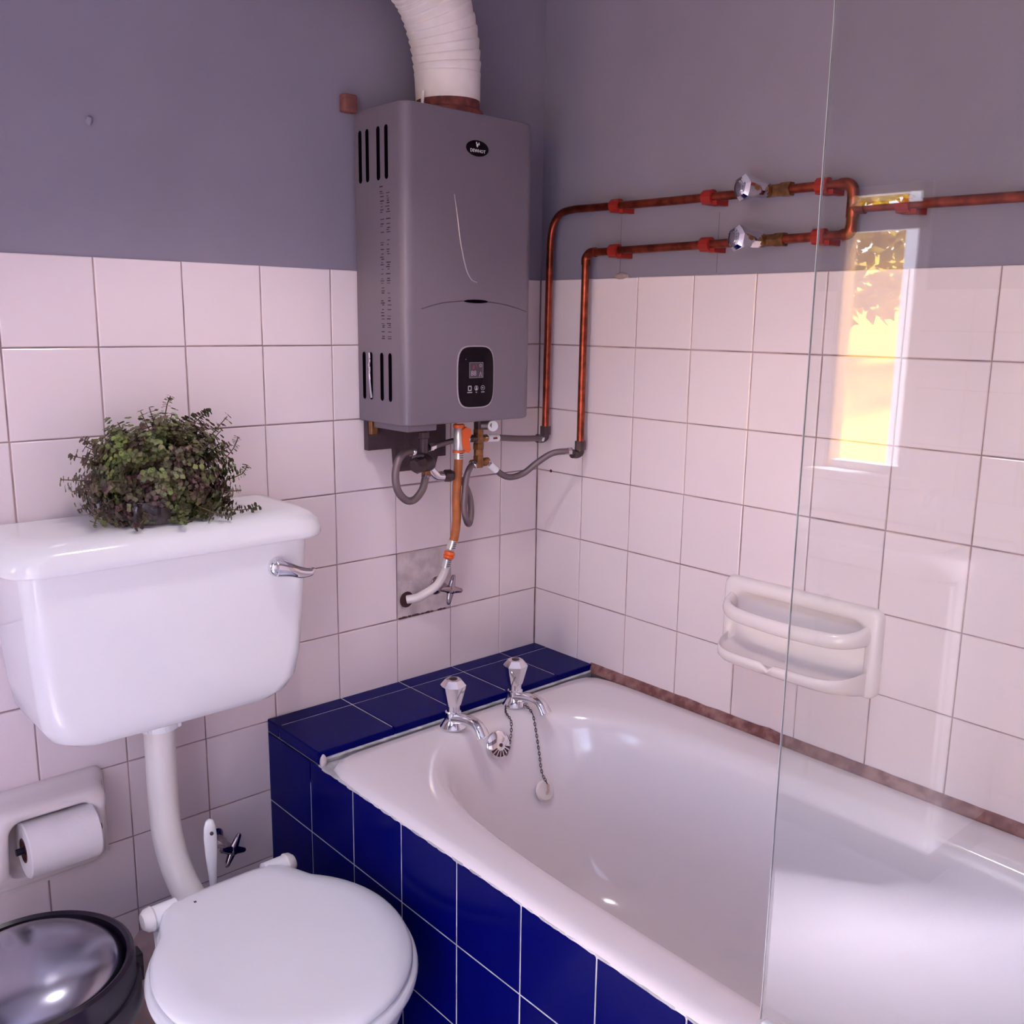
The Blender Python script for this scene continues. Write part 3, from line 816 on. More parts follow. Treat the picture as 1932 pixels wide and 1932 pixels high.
# bin
bn = thing('pedal_bin', 'round bin with black collar and brushed steel dome lid', 'bin', (-1.29, -.272, 0))
bc = (-1.290, -.272)
MB().lathe([(0, .0005), (.118, .0005), (.122, .004), (.135, .32), (.137, .345), (0, .345)], (*bc, 0), seg=56).build('bucket', BLACKP, bn)
MB().lathe([(.136, .326), (.1525, .326), (.1545, .330), (.1545, .362), (.1520, .368), (.1480, .369), (.1480, .404), (.1465, .412), (.141, .416), (.1355, .412), (.1335, .400), (.1325, .385), (.1325, .326)], (*bc, 0), seg=72, cap=False).build('collar', BLACKP, bn)
MB().lathe([(.1330, .392), (.1325, .398), (.128, .407), (.118, .418), (.099, .430), (.072, .440), (.04, .446), (0, .448)], (*bc, 0), seg=72, cap=False).build('dome_lid', BIND, bn, angle=70)
bevel_box('lid_catch', bc[0] + .130, bc[0] + .1575, bc[1] - .030, bc[1] - .004, .332, .382, .003, BLACKP, bn)

# plant
pl = thing('potted_plant', 'bushy trailing small-leaved plant in a glass bowl on the cistern lid', 'plant', (-.985, -.105, 1.045))
pcx, pcy, pz = -.985, -.105, 1.046
MB().lathe([(0, 0), (.055, 0), (.066, .006), (.072, .02), (.072, .034), (.0745, .038), (.076, .042), (.073, .043), (.069, .036), (.068, .02), (.060, .008), (0, .006)], (pcx - .030, pcy - .012, pz), seg=40).build('bowl', POTG, pl)
MB().lathe([(0, .008), (.058, .009), (.0655, .02), (.066, .030), (.04, .035), (0, .037)], (pcx - .030, pcy - .012, pz), seg=32).build('soil', SOIL, pl)
rg = random.Random(11)
lv_, lf_ = [], []; stems = MB()
def leafpair(p, t, size):
    for s_ in (0, 1):
        side = Vector((rg.gauss(0, 1), rg.gauss(0, 1), rg.gauss(0, .7)))
        side = (side - t * side.dot(t)).normalized() if side.length > 0 else t.orthogonal()
        n_ = t.cross(side).normalized()
        w_ = size * .56
        n0 = len(lv_)
        a = p + side * size * .1
        lv_.extend([a, p + side * size * .5 + n_ * w_, p + side * size * 1.0 + n_ * w_ * .55, p + side * size * 1.12 - t * size * .15, p + side * size * 1.0 - n_ * w_ * .55, p + side * size * .5 - n_ * w_])
        lf_.append((n0, n0 + 1, n0 + 2, n0 + 3, n0 + 4, n0 + 5))
org = Vector((pcx, pcy, pz + .03))
def canopy(d):
    """extent of the bush in direction d"""
    r = (abs(d.x / .138) ** 2.6 + abs(d.y / .088) ** 2.6 + abs(d.z / (.142 if d.z > 0 else .07)) ** 2.6) ** (-1 / 2.6)
    return r * (1 + .10 * noise.noise(d * 3.1))
for k in range(520):
    while True:
        d = Vector((rg.gauss(0, 1), rg.gauss(0, 1), rg.gauss(.35, .9))).normalized()
        if d.z > -.55: break
    R = canopy(d) * rg.uniform(.80, 1.0)
    if rg.random() < .07: R *= 1.16
    e_ = org + d * R + Vector((0, 0, .012))
    if e_.y > -.014: e_.y = -.014 - rg.random() * .01
    e_.z = max(e_.z, 1.052)
    mid = org.lerp(e_, .5) + Vector((rg.gauss(0, .01), rg.gauss(0, .01), rg.uniform(.0, .018)))
    P = spline([org + Vector((d.x * .03, d.y * .03, 0)), mid, e_ + Vector((0, 0, -.006 * rg.random()))], 6)
    if k % 2 == 0: stems.tube([P[0], P[4], P[8], P[-1]], .0009, 4, smooth=False)
    for i in range(3, len(P)):
        t = (P[i] - P[i - 1]).normalized()
        for q in range(2):
            p_ = P[i].lerp(P[i - 1], .5 * q) + Vector((rg.gauss(0, .003), rg.gauss(0, .003), rg.gauss(0, .003)))
            if p_.y > -.008: p_.y = -.008
            if p_.z < 1.050: p_.z = 1.050
            leafpair(p_, t, rg.uniform(.0068, .0100))
# trailing sprigs
for pts in ([(-1.06, -.12, 1.10), (-1.10, -.13, 1.112), (-1.135, -.13, 1.108)], [(-1.05, -.14, 1.10), (-1.095, -.15, 1.085), (-1.115, -.16, 1.055)],
            [(-.92, -.14, 1.08), (-.89, -.16, 1.056), (-.855, -.165, 1.052), (-.832, -.165, 1.056)], [(-.98, -.17, 1.09), (-.985, -.20, 1.066), (-.99, -.212, 1.052)],
            [(-1.02, -.17, 1.08), (-1.05, -.19, 1.058), (-1.065, -.195, 1.052)], [(-.93, -.10, 1.19), (-.90, -.10, 1.215), (-.885, -.10, 1.222)],
            [(-.97, -.1, 1.20), (-.962, -.1, 1.235), (-.955, -.1, 1.25)], [(-.88, -.12, 1.13), (-.855, -.12, 1.155), (-.845, -.12, 1.175)], [(-.87, -.12, 1.1), (-.845, -.13, 1.11), (-.835, -.13, 1.125)],
            [(-.95, -.18, 1.07), (-.92, -.195, 1.055), (-.90, -.20, 1.052)]):
    P = spline(pts, 6); stems.tube(P[::3] + [P[-1]], .0010, 5, smooth=False)
    for i in range(1, len(P)):
        leafpair(P[i], (P[i] - P[i - 1]).normalized(), rg.uniform(.006, .0088))
        if rg.random() < .6: leafpair(P[i].lerp(P[i - 1], .5), (P[i] - P[i - 1]).normalized(), rg.uniform(.005, .008))
o = mesh_obj('foliage', lv_, lf_, LEAF, pl, smooth=False); o['kind'] = 'stuff'
o = stems.build('stems', STEM, pl); o['kind'] = 'stuff'

# ------------------------------------------------------------------ gas water heater
HX0, HX1, HZ0, HZ1, HD = -.517, -.183, 1.176, 1.783, .170
wh = thing('water_heater', 'silver grey wall-mounted gas water heater with black control panel', 'water heater', (-.35, 0, HZ0))
rings = []
def hring(z, ins):
    out = []
    for cxx, cyy, a0, r in ((HX1 - ins, -.004, None, 0), (HX0 + ins, -.004, None, 0)):
        out.append((cxx, cyy, z))
    for cxx, sx in ((HX0 + ins, 1), (HX1 - ins, -1)):
        r = .022
        for k in range(9):
            a = k / 8 * PI / 2
            if sx > 0: out.append((cxx + r - r * math.cos(a), -HD + ins + r - r * math.sin(a), z))
            else: out.append((cxx - r + r * math.sin(a), -HD + ins + r - r * math.cos(a), z))
    return out
for z, ins in ((HZ0 + .002, .012), (HZ0, .004), (HZ0 + .002, .0012), (HZ0 + .006, 0), (HZ1 - .008, 0), (HZ1 - .002, .002), (HZ1, .006)):
    rings.append(hring(z, ins))
MB().loft(rings).build('casing', HEAT, wh, angle=35)
# side louvre slots: dark openings with a light pressed lip
def slot(yc, z0, z1, hook=False):
    w_ = .0062
    o1 = rrect(yc, (z0 + z1) / 2, w_ + .0014, (z1 - z0) / 2 + .0014, w_ + .0013, 6)
    o2 = rrect(yc, (z0 + z1) / 2, w_, (z1 - z0) / 2, w_ - .0001, 6)
    lip = MB().loft([[(HX0 + .001, y, z) for y, z in o1], [(HX0 - .0008, y, z) for y, z in o1], [(HX0 - .0008, y, z) for y, z in o2], [(HX0 + .001, y, z) for y, z in o2]], False, False).build('slot_lip', HEAT, wh)
    MB().loft([[(HX0 + .0005, y, z) for y, z in o2], [(HX0 - .0003, y, z) for y, z in o2]]).build('vent_slot', HEATD, lip)
for yc in (-.024, -.049, -.087, -.114): slot(yc, 1.646, 1.745)
for yc in (-.026, -.051, -.090, -.119): slot(yc, 1.222, 1.318)
hk = MB().tube([(HX0 - .003, -.049, 1.316), (HX0 - .0045, -.0525, 1.302), (HX0 - .003, -.048, 1.292), (HX0 - .005, -.053, 1.284), (HX0 - .0035, -.050, 1.270), (HX0 - .003, -.055, 1.226)], .0024, 8).build('ignition_wire', CHROME, wh)
# printed notice on the side (illegible small print)
b = MB(); rg = random.Random(5)
z = 1.633
while z > 1.345:
    for yc, wd_ in ((-.096, .013), (-.117, .015)):
        if rg.random() < .72:
            ww_ = wd_ * rg.uniform(.4, 1.0)
            yy = yc + rg.uniform(-.002, .002)
            b.box(HX0 - .0003, HX0 + .0005, yy - ww_ / 2, yy + ww_ / 2, z, z + rg.uniform(.0010, .0022))
    z -= rg.choice((.0035, .0042, .0042, .006, .009))
b.build('printed_notice', DPRINT, wh, smooth=False)
# front panel: control panel with display, icons
FY = -HD
def panel_outline(cx, cz, hx, hz, n=3.6, N=64): return superel(cx, cz, hx, hz, n, N)
pc_x, pc_z = -.3415, 1.2690
o1 = panel_outline(pc_x, pc_z, .0490, .0640, 4.2); o2 = panel_outline(pc_x, pc_z, .0468, .0615, 4.2)
tr = MB().loft([[(x, FY + .001, z) for x, z in o1], [(x, FY - .0022, z) for x, z in o1], [(x, FY - .0026, z) for x, z in o2], [(x, FY + .001, z) for x, z in o2]], False, False).build('panel_trim', PANELG, wh)
cp = MB().loft([[(x, FY + .001, z) for x, z in o2], [(x, FY - .0030, z) for x, z in o2], [(pc_x + (x - pc_x) * .96, FY - .0036, pc_z + (z - pc_z) * .96) for x, z in o2]]).build('control_panel', BLACKG, wh)
PY = FY - .0037
MB().box(-.3600, -.3235, PY - .0003, PY + .0008, 1.2675, 1.2990).build('display', LCD, cp, smooth=False)
b = MB()
for x0_, x1_, za, zb in ((-.3600, -.3235, 1.2985, 1.2990), (-.3600, -.3235, 1.2675, 1.2680), (-.3600, -.3595, 1.2675, 1.2990), (-.3240, -.3235, 1.2675, 1.2990)):
    b.box(x0_, x1_, PY - .0005, PY, za, zb)
b.build('display_border', PRINT, cp, smooth=False)
XD, ZD = (1, 0, 0), (0, 0, 1)
text_mesh('display_digits', '88', .0150, LCDL, cp, (-.3490, PY - .0004, 1.2765), XD, ZD, .0002)
b = MB()
b.add([(-.3345, PY - .0006, 1.2695), (-.3330, PY - .0006, 1.2695), (-.3305, PY - .0006, 1.2775), (-.3280, PY - .0006, 1.2695), (-.3265, PY - .0006, 1.2695), (-.3305, PY - .0006, 1.2810)], [(0, 1, 2, 5), (2, 3, 4, 5)])
b.build('display_flame_mark', LCDL, cp, smooth=False)
MB().lathe([(.0022, 0), (.0034, 0), (.0034, .0004), (.0022, .0004), (.0022, 0)], (-.3305, PY - .0004, 1.2925), (0, -1, 0), 14, cap=False).build('display_fan_mark', LCDL, cp)
MB().add([(-.3440, PY - .0006, 1.2960), (-.3425, PY - .0006, 1.2965), (-.3395, PY - .0006, 1.2885), (-.3408, PY - .0006, 1.2880)], [(0, 1, 2, 3)]).add([(-.352, PY - .0006, 1.286), (-.347, PY - .0006, 1.286), (-.346, PY - .0006, 1.2945), (-.350, PY - .0006, 1.2925)], [(0, 1, 2, 3)]).build('display_tap_mark', LCDR, cp, smooth=False)
for k, x in enumerate((-.3590, -.3415, -.3240)):
    zc = 1.2465
    if k == 0: MB().loft([[(a, PY - .0002, c) for a, c in rrect(x, zc, .0046, .0052, .0015, 3)], [(a, PY - .0006, c) for a, c in rrect(x, zc, .0046, .0052, .0015, 3)], [(a, PY - .0006, c) for a, c in rrect(x, zc, .0028, .0033, .001, 3)]], False, False).build('touch_mark', PRINT, cp, smooth=False)
    else:
        MB().lathe([(.0044, 0), (.0051, 0), (.0051, .0004), (.0044, .0004), (.0044, 0)], (x, PY, zc), (0, -1, 0), 20, cap=False).build('touch_mark', PRINT, cp)
        if k == 1: MB().add([(x - .0028, PY - .0005, zc - .004), (x + .0028, PY - .0005, zc - .004), (x + .0006, PY - .0005, zc + .004), (x - .0006, PY - .0005, zc + .004)], [(0, 1, 2, 3)]).build('touch_mark', PRINT, cp, smooth=False)
        else: MB().box(x - .0012, x + .0012, PY - .0005, PY, zc - .0012, zc + .0012).build('touch_mark', PRINT, cp, smooth=False)
    hwid = (.0062, .0018, .0042)[k]
    MB().box(x - hwid, x + hwid, PY - .0005, PY, 1.2372, 1.2388).build('touch_caption', PRINT, cp, smooth=False)
MB().box(-.3700, -.3685, PY - .0005, PY, 1.3050, 1.3062).build('indicator', PRINT, cp, smooth=False)
# badge
bx_, bz_ = -.3395, 1.7165
el = superel(bx_, bz_, .0285, .0150, 2, 48); el2 = superel(bx_, bz_, .0275, .0140, 2, 48)
bd = MB().loft([[(x, FY + .001, z) for x, z in el], [(x, FY - .0012, z) for x, z in el], [(x, FY - .0018, z) for x, z in el2]]).build('badge', BLACKG, wh)
text_mesh('badge_lettering', 'DEWHOT', .0088, BADGEW, bd, (bx_, FY - .0020, bz_ - .0052), XD, ZD, .0002)
def drop(cx, cz, r, h, flip=1):
    pts = []
    for k in range(16):
        a = -PI / 2 + 2 * PI * k / 16
        pts.append((cx + r * math.cos(a), FY - .0022, cz + flip * (r * math.sin(a) if math.sin(a) < .5 else r * .5 + (h - r * .5) * (math.sin(a) - .5) * 2)))
    return pts
MB().prism(drop(bx_ - .0015, bz_ + .0062, .0024, .0045, -1), (0, .0004, 0)).prism(drop(bx_ - .0035, bz_ + .0092, .0014, .0028), (0, .0004, 0)).prism(drop(bx_ + .0028, bz_ + .0075, .0015, .0038), (0, .0004, 0)).build('badge_emblem', BADGEW, bd, smooth=False)
# pressed lines in the front
def ridge(name, pts2, wdt, hgt, m):
    P = [Vector((x, FY, z)) for x, z in pts2]; P = spline(P, 6); rings = []
    for i, p in enumerate(P):
        t = (P[min(i + 1, len(P) - 1)] - P[max(i - 1, 0)]).normalized(); n_ = Vector((-t.z, 0, t.x))
        s_ = math.sin(PI * min(1, (i + .5) / len(P)))
        ww_ = wdt * (.4 + .6 * s_)
        rings.append([p + n_ * ww_ + Vector((0, .0006, 0)), p + n_ * ww_ * .4 + Vector((0, -hgt, 0)), p - n_ * ww_ * .4 + Vector((0, -hgt, 0)), p - n_ * ww_ + Vector((0, .0006, 0))])
    return MB().loft(rings).build(name, m, wh)
ridge('curved_ridge', [(-.397, 1.625), (-.389, 1.585), (-.380, 1.532), (-.366, 1.484), (-.352, 1.464), (-.338, 1.459)], .0018, .0012, PANELG)
arc = [(-.478, 1.404), (-.445, 1.4125), (-.41, 1.4185), (-.345, 1.4225), (-.28, 1.4185), (-.24, 1.412), (-.201, 1.403)]
ridge('arched_seam', [(x, z + .0012) for x, z in arc], .0009, .0007, HEAT)
ridge('arched_groove', arc, .0008, .0005, DPRINT)
MB().loft([[(x, FY + .001, z) for x, z in superel(-.3405, 1.4215, .031, .0036, 2, 32)], [(x, FY - .0012, z) for x, z in superel(-.3405, 1.4215, .031, .0036, 2, 32)]]).build('finger_grip', HEATD, wh)
# base tray and rusty brackets
bevel_box('base_tray', -.500, -.425, -.150, -.030, HZ0 - .014, HZ0 + .004, .003, HEAT, wh)
bevel_box('copper_tab', -.505, -.488, -.030, -.018, HZ0 - .030, HZ0 + .004, .002, BRASS, wh)
bl = tag(bevel_box('timber_block', -.547, -.517, -.018, .003, 1.778, 1.812, .004, WOODR), 'small reddish timber block behind the heater top corner', 'timber block')
tag(MB().prism([(-.505, -.017, 1.112), (-.436, -.017, 1.112), (-.432, -.017, 1.060), (-.330, -.017, 1.060), (-.322, -.017, 1.085), (-.300, -.017, 1.085), (-.300, -.017, 1.30), (-.505, -.017, 1.30)], (0, .016, 0)).build('mounting_board', BOARD, smooth=False), 'dark stained board fixed to the tiles below the heater', 'board')

# flue collar and corrugated duct
fc = (-.349, -.088)
rings = []
SEG = 48
def wob(k, i): return noise.noise(Vector((math.cos(2 * PI * k / SEG) * 2.5, math.sin(2 * PI * k / SEG) * 2.5, i)))
fcol = MB().lathe([(.0, HZ1 - .004), (.071, HZ1 - .004), (.071, HZ1 + .010), (.064, HZ1 + .014), (.0625, HZ1 + .06), (0, HZ1 + .06)], (*fc, 0), seg=48).build('flue_collar', RUST, wh)
du = thing('flue_duct', 'white corrugated flexible flue duct bending up from the heater', 'duct', (fc[0], fc[1], 1.82))
P = spline([(-.349, -.088, 1.812), (-.350, -.088, 1.850), (-.354, -.090, 1.890), (-.366, -.094, 1.935), (-.388, -.098, 1.980), (-.42, -.10, 2.02), (-.475, -.10, 2.055), (-.55, -.10, 2.078), (-.64, -.10, 2.085), (-.715, -.088, 2.085), (-.755, -.050, 2.085), (-.765, .003, 2.085)], 14)
# denser sampling for the corrugation
P2 = []
for i in range(len(P) - 1):
    for k in range(4): P2.append(P[i].lerp(P[i + 1], k / 4))
P2.append(P[-1])
rings = []; up = Vector((0, 1, 0)); acc = 0
for i, p in enumerate(P2):
    t = (P2[min(i + 2, len(P2) - 1)] - P2[max(i - 2, 0)]).normalized()
    a = t.cross(up).normalized(); bb = a.cross(t).normalized(); up = bb
    if i: acc += (P2[i] - P2[i - 1]).length
    amp = .0024 * min(1, max(0, (acc - .04) / .03))
    ph_ = (acc / .0185) % 1.0
    rr = .0645 + amp * (1.6 * (ph_ ** 1.0) * (1 - ph_ ** 8) - .4) + min(.004, acc * .03)
    ring = []
    for k in range(SEG):
        q = p + (a * math.cos(2 * PI * k / SEG) + bb * math.sin(2 * PI * k / SEG)) * rr
        if i == 0: q.z += .016 * wob(k, 0.5) + .008
        ring.append(q)
    rings.append(ring)
MB().loft(rings, False, False).build('duct_skin', DUCT, du, angle=80)
MB().lathe([(.066, 0), (.095, 0), (.096, .003), (.090, .006), (.070, .008)], (-.765, .0035, 2.085), (0, -1, 0), 40, cap=False).build('wall_collar', DUCT, du)
MB().tube([(-.418, -.100, 1.784), (-.422, -.101, 1.798), (-.419, -.100, 1.822)], .0035, 6).build('torn_strip', DUCT, du)

# ------------------------------------------------------------------ copper pipework on the east wall
PX = -.030
cw = thing('copper_pipework', 'copper water pipes with red clips and two chrome valves on the grey wall', 'pipes', (0, -.45, 1.1))
R_ = .0085
MB().tube([(PX, -.057, 1.125), (PX, -.058, 1.30), (PX, -.060, 1.50), (PX, -.062, 1.565), (PX, -.070, 1.600), (PX, -.092, 1.622), (PX, -.130, 1.629), (PX, -.20, 1.6285), (PX, -.40, 1.6255), (PX, -.64, 1.6245)], R_, 14).build('pipe', COPPER, cw)
MB().tube([(PX, -.66, 1.6245), (PX, -.80, 1.6235)], R_, 14, smooth=False).build('pipe', COPPER, cw)
MB().tube([(PX, -.785, 1.6235), (PX, -.800, 1.622), (PX, -.809, 1.613), (PX, -.811, 1.60)], .0105, 14).build('elbow', COPPER, cw)
MB().tube([(PX, -.811, 1.612), (PX, -.812, 1.540)], .0095, 14, smooth=False).build('pipe', COPPER, cw)
MB().tube([(PX, -.796, 1.538), (PX, -.808, 1.541), (PX, -.812, 1.552)], .0105, 14).build('elbow', COPPER, cw)
MB().tube([(PX, -.812, 1.598), (PX, -.812, 1.566)], .0112, 14, smooth=False).tube([(PX, -.812, 1.582), (PX, -.835, 1.5815)], .0112, 14, smooth=False).build('tee', COPPER, cw)
MB().tube([(PX, -.82, 1.582), (PX, -1.2, 1.576), (PX, -2.45, 1.565)], R_, 14, smooth=False).build('pipe', COPPER, cw)
MB().tube([(PX, -.174, 1.095), (PX, -.1745, 1.30), (PX, -.176, 1.517)], R_, 14, smooth=False).build('pipe', COPPER, cw)
MB().tube([(PX, -.176, 1.508), (PX, -.178, 1.524), (PX, -.190, 1.533), (PX, -.206, 1.534)], .0105, 14).build('elbow', COPPER, cw)
MB().tube([(PX, -.198, 1.534), (PX, -.63, 1.5365)], R_, 14, smooth=False).build('pipe', COPPER, cw)
MB().tube([(PX, -.65, 1.537), (PX, -.80, 1.538)], R_, 14, smooth=False).build('pipe', COPPER, cw)
def clip(y, z):
    c = MB().tube([(PX, y + .011, z), (PX, y - .011, z)], .0142, 10, smooth=False).box(PX - .006, .003, y - .012, y + .012, z - .0135, z + .0095).build('pipe_clip', REDCLIP, cw, angle=30)
    MB().box(PX - .004, .003, y - .022, y - .011, z - .0155, z - .004).build('clip_foot', REDCLIP, c)
for y, z in ((-.262, 1.6275), (-.505, 1.625), (-.752, 1.6238), (-.262, 1.5345), (-.505, 1.536), (-.752, 1.5377), (-.905, 1.5805), (-1.5, 1.573)): clip(y, z)
def valve(y, z):
    v = MB().tube([(PX, y + .022, z), (PX, y - .030, z)], .0118, 6, smooth=False).lathe([(.011, 0), (.0125, .004), (.0125, .014), (.0105, .02)], (PX, y, z), (-1, 0, 0), 12).build('valve_body', BRASS, cw, angle=30)
    MB().tube([(PX, y - .026, z), (PX, y - .046, z)], .0135, 6, smooth=False).build('compression_nut', BRASS, v, angle=30)
    # chrome faceted handle pointing out from the wall
    rings = []
    d = Vector((-.955, .27, .03)).normalized(); a = d.orthogonal().normalized(); bb = d.cross(a)
    for hh, rr in ((.012, .0145), (.030, .0155), (.034, .0150), (.040, .0170), (.056, .0232), (.064, .0240), (.071, .0180), (.0725, .0135)):
        rings.append([Vector((PX, y, z)) + d * hh + (a * math.cos(2 * PI * k / 12) + bb * math.sin(2 * PI * k / 12)) * rr * (1 if k % 2 == 0 or hh < .04 else .90) for k in range(12)])
    hd = MB().loft(rings).build('valve_handle', CHROME, cw, angle=20)
    MB().lathe([(.0, 0), (.0095, 0), (.0115, .001), (.0115, .002), (.0085, .003), (0, .0022)], Vector((PX, y, z)) + d * .0722, d, 16).build('index_cap', CHROME, hd)
valve(-.643, 1.6245); valve(-.636, 1.5365)

# ------------------------------------------------------------------ hoses and fittings under the heater
def hose_end(b, p, d, r=.0092, l=.018):
    d = Vector(d).normalized()
    b.lathe([(0, 0), (r * .85, 0), (r, .002), (r, l * .55), (r * .8, l * .6), (r * .8, l), (0, l)], Vector(p), d, 6)
def braided(name, label, pts, r=.0072, group=None):
    t = thing(name, label, 'hose', pts[0], group)
    MB().tube(pts, r, 14).build('braided_sleeve', STEEL, t)
    for p, q in ((pts[0], pts[1]), (pts[-1], pts[-2])):
        b = MB(); hose_end(b, p, Vector(q) - Vector(p)); b.build('end_nut', CHROME, t, angle=30)
    return t
hA = braided('braided_hose', 'straight braided hose with white tag from brass manifold to copper pipe', [(-.253, -.090, 1.128), (-.203, -.085, 1.125), (-.13, -.075, 1.117), (-.042, -.060, 1.110)])
MB().tube([(-.240, -.0895, 1.1275), (-.206, -.0856, 1.1252)], .0088, 14, smooth=False).build('white_tag', PLAST, hA)
MB().box(-.228, -.217, -.0985, -.0955, 1.1245, 1.1285).build('tag_mark', REDCLIP, hA)
hB = braided('braided_hose', 'braided hose sagging from brass manifold across the corner to the shorter copper drop', [(-.243, -.092, 1.076), (-.225, -.092, 1.062), (-.200, -.092, 1.043), (-.172, -.093, 1.033), (-.140, -.102, 1.040), (-.118, -.122, 1.064), (-.092, -.148, 1.088), (-.050, -.168, 1.092)])
MB().tube([(-.236, -.092, 1.070), (-.224, -.092, 1.061), (-.214, -.092, 1.053)], .0088, 12).build('white_tag', PLAST, hB)
braided('braided_hose', 'narrow hanging braided hose loop beside the orange gas hose', [(-.277, -.092, 1.074), (-.296, -.098, 1.066), (-.307, -.100, 1.046), (-.312, -.100, 1.010), (-.313, -.100, .975), (-.304, -.098, .948), (-.290, -.090, .940), (-.277, -.080, .962), (-.275, -.072, .995), (-.284, -.066, 1.024), (-.298, -.060, 1.050)])
braided('braided_hose', 'wide braided hose loop hanging under the left of the heater', [(-.440, -.090, 1.112), (-.469, -.100, 1.115), (-.490, -.105, 1.101), (-.498, -.105, 1.072), (-.493, -.105, 1.039), (-.473, -.105, 1.016), (-.451, -.105, 1.014), (-.427, -.100, 1.031), (-.416, -.095, 1.050), (-.409, -.090, 1.062)], .0080)
braided('braided_hose', 'short braided hose running behind the orange gas tap', [(-.400, -.088, 1.118), (-.36, -.080, 1.122), (-.32, -.078, 1.127), (-.278, -.088, 1.129)], .0060)
# brass manifold
mf = thing('brass_manifold', 'stacked brass water inlet fittings with a pale round relief cap', 'valve', (-.265, -.09, 1.06))
for za, zb, r, m, n in ((1.150, 1.182, .0115, DARKM, 6), (1.136, 1.150, .0125, BRASS, 6), (1.118, 1.137, .0105, BRASS, 12), (1.104, 1.119, .0128, BRASS, 6), (1.090, 1.105, .0105, BRASS, 12), (1.064, 1.091, .0122, BRASS, 6)):
    MB().lathe([(0, 0), (r * .94, 0), (r, .0015), (r, zb - za - .0015), (r * .94, zb - za), (0, zb - za)], (-.265, -.090, za), (0, 0, 1), n).build('fitting', m, mf, angle=25)
MB().tube([(-.265, -.090, 1.128), (-.242, -.090, 1.127)], .0085, 10, smooth=False).build('side_outlet', BRASS, mf)
MB().tube([(-.265, -.090, 1.128), (-.288, -.089, 1.129)], .0080, 10, smooth=False).build('side_outlet', DARKM, mf)
MB().tube([(-.285, -.090, 1.073), (-.238, -.091, 1.075)], .0095, 10, smooth=False).build('side_outlet', BRASS, mf)
MB().tube([(-.262, -.095, 1.158), (-.245, -.112, 1.158)], .010, 12, smooth=False).build('relief_stem', STEEL, mf)
MB().lathe([(0, 0), (.0115, 0), (.0125, .002), (.0115, .005), (0, .006)], (-.2455, -.114, 1.157), (-.35, -.9, .05), 20).build('relief_cap', PLAST, mf)
# left drain valve
dv = thing('drain_valve', 'dark metal water valve and drain tap under the heater tray', 'valve', (-.41, -.085, 1.04))
MB().lathe([(0, 0), (.009, 0), (.010, .002), (.010, .030), (.0125, .032), (.0125, .044), (.010, .046), (.010, .070), (0, .070)], (-.413, -.086, 1.108), (0, 0, 1), 12).build('riser', DARKM, dv, angle=30)
blob('valve_body', (-.409, -.088, 1.085), .022, .020, .020, DARKM, dv, 2, amp=.15)
MB().tube([(-.436, -.086, 1.098), (-.415, -.086, 1.098)], .010, 10, smooth=False).build('side_port', STEEL, dv)
MB().lathe([(0, 0), (.017, 0), (.018, .003), (.018, .018), (.014, .024), (0, .024)], (-.420, -.090, 1.086), (-.95, -.2, -.15), 8).build('handwheel', DARKM, dv, angle=30)
MB().tube([(-.402, -.090, 1.075), (-.385, -.094, 1.058), (-.368, -.098, 1.055)], .0105, 12).build('outlet_elbow', CHROME, dv)
MB().lathe([(0, 0), (.009, 0), (.0095, .004), (.013, .006), (.0135, .020), (.0105, .022), (.0105, .026), (0, .024)], (-.372, -.098, 1.056), (1, -.25, -.03), 10).build('drain_knob', DARKM, dv, angle=30)
MB().lathe([(0, 0), (.0095, 0), (.0105, .003), (.0105, .016), (.0085, .022), (0, .022)], (-.409, -.090, 1.058), (.12, 0, 1), 8).build('lower_nut', BRASS, dv, angle=30)
# end elbows of the copper drops
for y, z, dy, lab in ((-.057, 1.122, .004, 'dark elbow fitting at the foot of the taller copper drop'), (-.1745, 1.098, .003, 'dark elbow fitting at the foot of the shorter copper drop')):
    t = thing('pipe_elbow', lab, 'fitting', (PX, y, z - .02))
    MB().tube([(PX, y, z + .016), (PX, y, z - .004)], .0125, 8, smooth=False).build('nut', DARKM, t, angle=30)
    MB().tube([(PX, y, z), (PX - .001, y + dy * .3, z - .010), (PX - .008, y + dy, z - .0135), (PX - .022, y + dy, z - .012)], .0105, 12).build('bend', DARKM, t)
# gas hose
gh = thing('gas_hose', 'orange rubber gas hose hanging from the heater down to the wall stub', 'hose', (-.32, -.08, .85))
G = [(-.3205, -.090, 1.092), (-.321, -.088, 1.065), (-.323, -.085, 1.0), (-.320, -.082, .951), (-.321, -.075, .908), (-.328, -.070, .882)]
MB().tube(G, .0098, 16).build('rubber_tube', ORANGE, gh)
def clampband(p, d, parent):
    c = MB().lathe([(.0092, -.0105), (.0106, -.0105), (.0106, .0105), (.0092, .0105), (.0092, -.0105)], p, d, 20, cap=False).build('hose_clamp', CLAMP, parent, angle=30)
    for k in range(4):
        q = Vector(p) + Vector(d).normalized() * (-.007 + .0045 * k)
        MB().box(q.x - .0055, q.x + .003, q.y - .0116, q.y - .0100, q.z - .0008, q.z + .0008).build('clamp_thread', DARKM, c, smooth=False)
clampband((-.3205, -.0895, 1.098), (0, 0, 1), gh)
clampband((-.3255, -.0725, .893), (.25, -.15, 1), gh)
MB().lathe([(0, 0), (.0105, 0), (.0125, .003), (.0125, .006), (.0105, .008), (.0125, .010), (.0125, .013), (.0105, .016), (0, .016)], (-.3325, -.068, .862), (.25, -.1, 1), 16).build('orange_coupling', ORANGEB, gh)
clampband((-.335, -.0655, .852), (.15, -.2, 1), gh)
